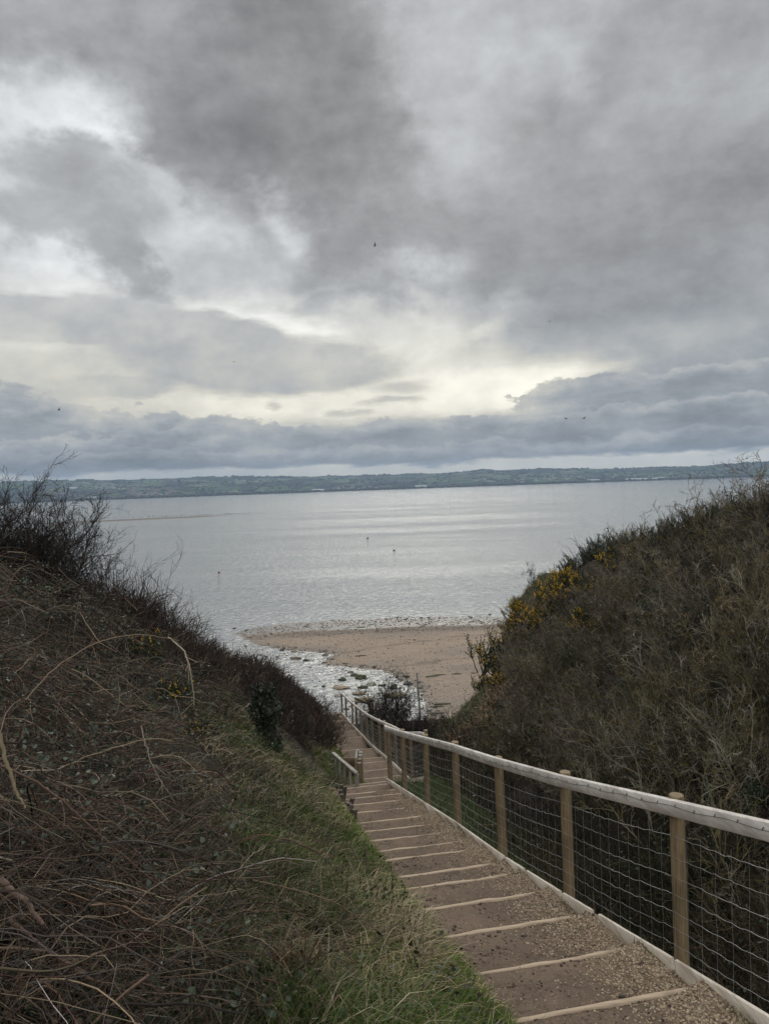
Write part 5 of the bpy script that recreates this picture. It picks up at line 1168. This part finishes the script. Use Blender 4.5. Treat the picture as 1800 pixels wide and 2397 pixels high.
# hawthorns of the right slope
HW = [(.15, .125, .075), (.20, .17, .11), (.08, .068, .045), (.30, .27, .21)]
haw = [bare_shrub(1.7, 7, (6, 5, 4), .6, .018, HW, .12, .02, (-.2, 0), matr=M_LICHEN, fine=1.9)[0] for _ in range(4)]
hawf = [bare_shrub(1.7, 11, (6, 5, 4), .5, .014, [(.13, .105, .07), (.21, .175, .13), (.075, .06, .042), (.14, .125, .105)], .12, .03, (-.2, 0), matr=M_LICHEN, fine=3.4)[0] for _ in range(3)]
def zone_label(px, py, d):
    if d < 14:
        gaps = [(1000, 'beyond the landing end of the near fence'), (1110, 'behind the gap between the fifth and fourth posts'), (1236, 'behind the gap between the fourth and third posts'), (1340, 'behind the third post from the right'), (1460, 'behind the left half of the widest netting gap'), (1591, 'behind the right half of the widest netting gap'), (1700, 'right of the nearest post'), (2000, 'at the right edge beyond the nearest post')]
        g_ = [t_ for lim, t_ in gaps if px < lim][0]
        rail = 1707 + (px - 890) * .205
        v_ = 'well above the handrail' if py < rail - 130 else 'just above the handrail' if py < rail else 'seen through the wire' if py < rail + 170 else 'low behind the wire'
        return f'bare hawthorn {g_}, {v_}'
    row = ['just under the crest of', 'high on', 'halfway up', 'low on', 'at the foot of'][int(np.clip((py - (1130 + (1800 - px) * .35)) / 130, 0, 4))] if d > 14 else ('beyond the gully below' if d > 9 else 'just behind the fence under')
    colp = ['nearest the beach', 'toward the cliff', 'left of its middle', 'in its middle', 'right of its middle', 'near the right edge'][int(np.clip((px - 1130) / 112, 0, 5))]
    adj = 'lichen flecked' if d < 17 else ['grey brown', 'olive brown'][(px // 10 + py // 10) % 2]
    return f'{adj} bare hawthorn {row} the right slope, {colp}'
def zone_label_old(px, py, d):
    if d < 9: return 'gnarled bare hawthorn close behind the wire netting at the right'
    if d < 14: return 'lichen flecked bare hawthorn just beyond the gully behind the near fence'
    if px > 1600: return 'leafless hawthorn high on the right hillside near the edge of the view'
    return 'leafless hawthorn in the scrub of the middle right hillside'
kk = 0
pts_ = [(1700, 1950), (1640, 1830), (1750, 1790), (1500, 1820), (1400, 1800), (1300, 1760), (1560, 1740), (1680, 1700), (1780, 1650), (1450, 1720), (1350, 1700), (1200, 1730), (1600, 1620), (1720, 1560), (1790, 1500), (1500, 1620), (1400, 1600), (1650, 1480), (1550, 1520), (1750, 1400), (1450, 1500), (1300, 1620), (1780, 1300), (1690, 1330), (1600, 1380), (1500, 1400), (1420, 1430), (1340, 1540), (1720, 1230), (1240, 1680), (1100, 1740), (1150, 1780), (1640, 1280), (1530, 1310), (1790, 1210), (1250, 1800), (1600, 1890), (1790, 1880), (1700, 2100), (1760, 2230), (1560, 1990), (1440, 1900), (1280, 1580), (1450, 1340)]
for _ in range(85):
    px_ = rng.uniform(1180, 1800); pts_.append((int(px_), int(rng.uniform(1230 + (1800 - px_) * .42, 1900))))
for px, py in pts_:
    c = hit(px, py, 5); d = c[1]; kk += 1
    near = d < 17
    shrub_thing('hawthorn', c, [('branches', (haw[kk % 4] if near else hawf[kk % 3]))], zone_label(px, py, d), 'shrub', 'bare hawthorns on the right slope', float(np.interp(d, [5, 9, 15, 30, 50], [.55, .8, .95, 1.05, 1.1])) * rng.uniform(.7, 1.2))
ivm = []
for _ in range(2):
    a = Acc(); n = 2600; v_ = rng.normal(size=(n, 3)); v_ = v_ / np.linalg.norm(v_, axis=1, keepdims=True) * (rng.random((n, 1)) ** .4) * (1 + .35 * fbm(v_[:, 0] * 1.5 + _, v_[:, 1] * 1.5 + v_[:, 2], 3))[:, None]; v_[:, 2] = np.abs(v_[:, 2])
    leaves(a, v_ * np.array([.7, .7, .95]), rng.uniform(.035, .07, n), palette([(.02, .035, .015), (.03, .05, .02), (.04, .06, .03)], n, .3)); ivm.append(a.mesh('foliage', [M_LEAF]))
for px, py, sc, lb in ((1425, 1855, .55, 'dark ivy clump behind the wire between the third and fourth posts from the right'), (1700, 1660, .6, 'dark ivy mass in the hawthorns near the right edge'), (1640, 1500, .9, 'dark evergreen clump in a hollow high on the right slope'), (1545, 1455, .9, 'dark holly like clump left of the high hollow on the right slope'),
                       (1760, 1900, .4, 'ivy clump behind the handrail at the right edge'), (1350, 1560, 1.0, 'dark evergreen bush halfway up the right slope'), (1245, 1760, .9, 'low dark ivy mat at the foot of the right slope behind the handrail'), (1660, 2060, .35, 'ivy low behind the wire netting beside the nearest post'), (1480, 1650, .7, 'dark ivy bush in the middle of the right slope')):
    c = hit(px, py, 5); shrub_thing('ivy_bush', c, [('foliage', ivm[px % 2])], lb, 'ivy', 'ivy and evergreen clumps on the right slope', sc)
pale = bare_shrub(1.9, 3, (4, 4), .22, .012, [(.20, .17, .13), (.24, .21, .17)], .12, .05, lv=2, fine=2.2)[0]
for px, py, sc, lb in ((1552, 1262, .95, 'pale spindly sapling standing above the skyline of the right hill'), (1480, 1300, .6, 'short pale sapling left of the spindly one on the right skyline')):
    c = ridge(px, 19, 54, -.1); shrub_thing('sapling', c, [('branches', pale)], lb, 'sapling', 'saplings on the right skyline', sc)
ct = bare_shrub(1.6, 4, (6, 5, 4), .25, .02, DK, .16, .0, (.35, 0), fine=3.5)[0]
c = ridge(1238, 40, 58, -.1); shrub_thing('wind_bent_tree', c, [('branches', ct)], 'small dark wind bent tree on the lip of the cliff', 'tree', None, 1.05, 0)

# gorse
def gorse(flowers, h=1.3, n0=34):
    a = Acc(); P0 = rng.normal(size=(n0, 3)) * np.array([.28, .28, 0]); D = rng.normal(size=(n0, 3)) * np.array([.75, .75, .2]) + np.array([0, 0, .9]); L = h * rng.uniform(.5, 1.05, n0)
    P = grow(P0, D, L, 7, .12, 0, .05); a.tubes(P, np.linspace(.022, .008, 7)[None].repeat(n0, 0), palette([(.06, .05, .035)], n0), 4)
    Q, L2, _ = branch(P, 9, L * .38, 5, .7, .12, 0, .12, .25); a.tubes(Q, np.linspace(.010, .006, 5)[None].repeat(len(Q), 0), palette([(.03, .045, .02)], len(Q), .3), 3)
    fo = Acc(); n = len(Q) * 34; k = rng.integers(0, len(Q), n); i = rng.integers(0, 5, n); pp = Q[k, i]
    T = unit(Q[k, 4] - Q[k, 0]); D = T * .7 + rng.normal(size=(n, 3)) * .65
    blades_from(fo, pp, D, rng.uniform(.04, .10, n), rng.uniform(.006, .011, n), palette([(.028, .045, .018), (.04, .06, .024), (.02, .032, .014), (.05, .06, .03)], n, .3), K=4, grav=0)
    out = [('branches', a.mesh('branches', [M_TWIG])), ('foliage', fo.mesh('foliage', [M_GRASS]))]
    if flowers:
        fl = Acc(); kq = rng.choice(len(Q), int(len(Q) * flowers)); kq = kq[Q[kq, 4, 2] > h * .32]
        k = np.repeat(kq, 7); pp = Q[k, rng.integers(2, 5, len(k))] + rng.normal(0, .022, (len(k), 3)) + np.array([0, -.01, .02])
        stones(fl, pp, rng.uniform(.012, .026, len(k)), palette([(.72, .43, .02), (.62, .35, .015), (.80, .52, .05)], len(k), .15), ICO1, 1.0)
        out.append(('flowers', fl.mesh('flowers', [M_FLOWER])))
    return out
G0 = gorse(0); G1 = gorse(.35); G2 = gorse(.9)
for (px, py, gm, sc, lb) in [
    (1150, 1545, gorse(.22), 1.75, 'big dark gorse bush with few flowers overhanging the beach at the cliff edge'), (1190, 1530, G1, 1.3, 'gorse bush behind the big dark one at the cliff edge, lightly flowering'),
    (1253, 1475, G2, 1.15, 'yellow flowering gorse right of the big dark bush'), (1290, 1450, G1, .8, 'small gorse with yellow flowers between the two brightest bushes'), (1309, 1425, G2, 1.15, 'brightest yellow gorse bush, halfway up the cliff edge'), (1330, 1372, G2, .95, 'yellow gorse bush above the brightest one, below the skyline'),
    (1384, 1400, G1, .9, 'loosely flowering gorse right of the brightest bush'), (1357, 1480, G2, .6, 'small round gorse with yellow flowers in the grey scrub'), (1392, 1485, G1, .8, 'green gorse with yellow tips right of the small round one'), (1440, 1345, G1, 1.0, 'gorse with orange yellow flowers just under the dark skyline bushes'),
    (1215, 1440, G2, .8, 'yellow gorse hanging on the seaward lip of the cliff'), (1200, 1475, G2, .85, 'bright gorse on the seaward edge just above the big dark bush'), (1120, 1610, G1, .7, 'small gorse on the green edge above the sand'),
    (1176, 1612, G2, .75, 'low yellow gorse on the green slope above the sand'), (1208, 1645, G1, .5, 'lowest and smallest flowering gorse on the right slope'), (1225, 1500, G1, .9, 'gorse with scattered flowers below the yellow one at the cliff edge')]:
    c = hit(px, py, 36 if py > 1590 else 28); shrub_thing('gorse_bush', c, gm, lb, 'gorse bush', 'flowering gorse on the right slope', sc)
for (px, py, sc, lb) in [(1335, 1345, .75, 'dark gorse on the skyline above the yellow bushes'), (1375, 1310, 1.05, 'big dark gorse where the right skyline steps up'), (1420, 1300, 1.0, 'dark gorse second from the skyline step'), (1470, 1290, .8, 'dark gorse in the middle of the right skyline'), (1520, 1270, .85, 'dark gorse left of the pale sapling'),
    (1580, 1235, .95, 'dark gorse right of the pale sapling'), (1625, 1205, 1.0, 'dark gorse at the foot of the highest skyline clump'), (1660, 1175, 1.1, 'tallest dark gorse on the right skyline'), (1715, 1160, 1.0, 'dark gorse on the crest right of the tallest'), (1780, 1150, 1.0, 'dark gorse on the crest at the right edge of the view'), (1690, 1195, .9, 'dark gorse just below the tallest on the crest')]:
    c = ridge(px, 19, 54, -.25); shrub_thing('gorse_bush', c, G0, lb, 'gorse bush', 'dark gorse on the right skyline', sc * .9)
Gs = gorse(.12, 1.0, 16)
for (px, py, sc, lb) in [(420, 1700, .26, 'small gorse sprig with yellow flowers in the brambles of the left bank'), (470, 1790, .2, 'tiny gorse sprig with two yellow flowers lower on the left bank'), (330, 1600, .35, 'dark gorse sprig in the brambles near the pale arching cane')]:
    c = hit(px, py); shrub_thing('gorse_sprig', (c[0], c[1], c[2] + .25), Gs, lb, 'gorse', 'gorse sprigs on the left bank', sc)
Gy = gorse(0, .8, 6)
for (px, py, sc, lb) in [(780, 2230, .32, 'young blue green gorse shoot in the lower grass, left one'), (860, 2130, .30, 'young gorse shoot in the grass beside the steps'), (735, 2060, .28, 'young gorse shoot higher in the grassy bank')]:
    c = hit(px, py); shrub_thing('gorse_seedling', c, Gy, lb, 'gorse', 'gorse seedlings in the grass', sc)

# ivy covered stump on the left slope
c = hit(625, 1768); hst = .086 * 1.0 * c[1] / 1.8 * 1.0
root = empty('ivy_stump', c, 'dark ivy covered tree stump on the left slope above the old rail', 'stump')
a = Acc(); K = 9; t = np.linspace(0, 1, K); Pq = np.stack([np.array(c)[0] + .06 * np.sin(t * 4), np.full(K, c[1]), c[2] - .1 + t * 1.0], 1)
a.tubes(Pq[None], (np.linspace(.13, .09, K) * (1 + .15 * np.sin(t * 9)))[None], [(.04, .033, .026)], 10)
Q, L_, _ = branch(Pq[None], 14, np.array([.4]), 5, 1.0, .15, 0, .1, .6); a.tubes(Q, np.linspace(.02, .006, 5)[None].repeat(len(Q), 0), palette(DK, len(Q)), 4)
part('trunk', a, M_TWIG, root, True)
a = Acc(); n = 2600; t = rng.random(n); th = rng.uniform(0, 2 * pi, n); r_ = .13 + .07 * rng.random(n) + .05 * np.sin(t * 12)
leaves(a, np.stack([c[0] + r_ * np.cos(th), c[1] + r_ * np.sin(th), c[2] + t * 1.0], 1), rng.uniform(.02, .042, n), palette([(.018, .028, .014), (.026, .038, .018), (.035, .045, .025)], n, .3)); part('ivy', a, M_LEAF, root)

# long arching canes that stand out in front of the brambles
def cane(pp, d, r, col, lb, dz=0):
    pts = [np.array(WA(px, py, dd)) for (px, py), dd in zip(pp, d)]
    pts = np.array(pts); t = np.linspace(0, len(pts) - 1, 26)
    P = np.stack([np.interp(t, range(len(pts)), pts[:, k]) for k in range(3)], 1)
    for _ in range(3): P[1:-1] = (P[:-2] + 2 * P[1:-1] + P[2:]) / 4
    a = Acc(); P += rng.normal(0, .002, P.shape); a.tubes(P[None], (r * np.linspace(1, .5, 26))[None], [col], 5)
    if r > .0072: pass
    else:
     q, _, _ = branch(P[None], 7, np.array([.12]), 4, .9, .15); a.tubes(q, np.full((len(q), 4), r * .35), palette([col], len(q)), 3)
    o = part('bramble_cane', a, M_TWIG, None, True); o['label'] = lb; o['category'] = 'bramble cane'; o['group'] = 'long canes arching over the left bank'
cane([(395, 1492), (430, 1520), (445, 1560), (452, 1610), (455, 1652)], [5.2, 5.1, 5, 5, 5], .0055, (.40, .33, .24), 'pale bare cane hooking over and hanging straight down on the upper left bank')
cane([(60, 1640), (130, 1560), (230, 1500), (330, 1482), (420, 1500)], [4.4, 4.6, 4.8, 5.0, 5.2], .0045, (.26, .19, .13), 'long brown cane arching up to the right from the left edge')
cane([(250, 1350), (262, 1310), (285, 1290), (318, 1262)], [7.5, 7.6, 7.8, 8], .004, (.06, .045, .04), 'thin dark cane rising alone against the water by the thorn bushes')
cane([(0, 1720), (20, 1800), (40, 1860), (60, 1890)], [2.6, 2.6, 2.6, 2.6], .0075, (.30, .24, .15), 'thick yellowish broken cane at the left edge')
cane([(0, 1790), (90, 1830), (180, 1905), (330, 2040), (420, 2110)], [2.7, 2.8, 2.9, 3.1, 3.2], .0055, (.20, .13, .10), 'long reddish brown cane running down to the right across the left bank')
cane([(0, 2060), (60, 2110), (100, 2160)], [2.2, 2.2, 2.2], .011, (.22, .15, .12), 'thick brown cane low at the left edge')
cane([(20, 2150), (110, 2230), (230, 2300), (330, 2330)], [2.3, 2.35, 2.4, 2.5], .008, (.19, .13, .10), 'stout brown cane low in the left corner')
cane([(590, 2060), (680, 2080), (780, 2110), (900, 2190)], [4.2, 4.2, 4.2, 4.3], .0055, (.20, .14, .09), 'brown cane trailing over the grass toward the steps')
cane([(540, 1960), (600, 1975), (700, 1966), (790, 1975)], [6.2, 6.2, 6.2, 6.3], .004, (.13, .09, .07), 'thin cane arching over the seedheads beside the steps')
cane([(330, 1700), (355, 1790), (385, 1840), (410, 1880)], [4.4, 4.3, 4.3, 4.3], .0045, (.30, .24, .18), 'grey forked cane in the middle of the brambles')
cane([(10, 2010), (80, 1935), (150, 1930), (260, 1945)], [3.2, 3.2, 3.3, 3.3], .005, (.30, .22, .14), 'tan cane bending over to the right at the left edge')
cane([(520, 2130), (540, 2060), (590, 2000), (620, 1985)], [4.3, 4.3, 4.4, 4.5], .005, (.36, .29, .21), 'pale cane curving up out of the dead grass')
# broken rotten stump low in the grass
c = hit(700, 2290); a = Acc(); n = 26
th = rng.uniform(0, 2 * pi, n); P0 = np.stack([c[0] + .05 * np.cos(th), c[1] + .03 * np.sin(th), np.full(n, c[2] - .02)], 1)
P = grow(P0, rng.normal(size=(n, 3)) * .22 + np.array([.1, 0, 1]), rng.uniform(.08, .2, n), 5, .1); a.blades(P, rng.uniform(.008, .022, n)[:, None] * np.array([1, 1, .9, .7, .2])[None], rng.normal(size=(n, 3)), palette([(.20, .08, .045), (.14, .065, .04), (.26, .12, .07)], n))
a.tubes(np.array([[[c[0], c[1], c[2] - .05], [c[0], c[1], c[2] + .02], [c[0] + .01, c[1], c[2] + .08], [c[0] + .02, c[1], c[2] + .12]]]), np.array([[.05, .045, .04, .01]]), [(.15, .07, .045)], 9)
o = part('rotten_stump', a, M_TWIG, None); o['label'] = 'small splintered orange brown rotten stump low in the grass'; o['category'] = 'stump'

# ================================================================== air: thin haze round everything
import bmesh
bm = bmesh.new(); bmesh.ops.create_cube(bm, size=1); me = bpy.data.meshes.new('haze'); bm.to_mesh(me); bm.free()
hz = link('haze', me, kind='stuff', label='thin blue grey haze softening the far shore', cat='haze'); hz.scale = (24000, 12200, 330); hz.location = (0, 5800, 161)
hm = bpy.data.materials.new('air'); hm.use_nodes = True; nt = hm.node_tree; nt.nodes.clear()
pv = nt.nodes.new('ShaderNodeVolumePrincipled'); pv.inputs['Color'].default_value = (.52, .72, 1, 1); pv.inputs['Density'].default_value = 7.5e-5; pv.inputs['Anisotropy'].default_value = .2
ou = nt.nodes.new('ShaderNodeOutputMaterial'); nt.links.new(pv.outputs[0], ou.inputs['Volume']); me.materials.append(hm)
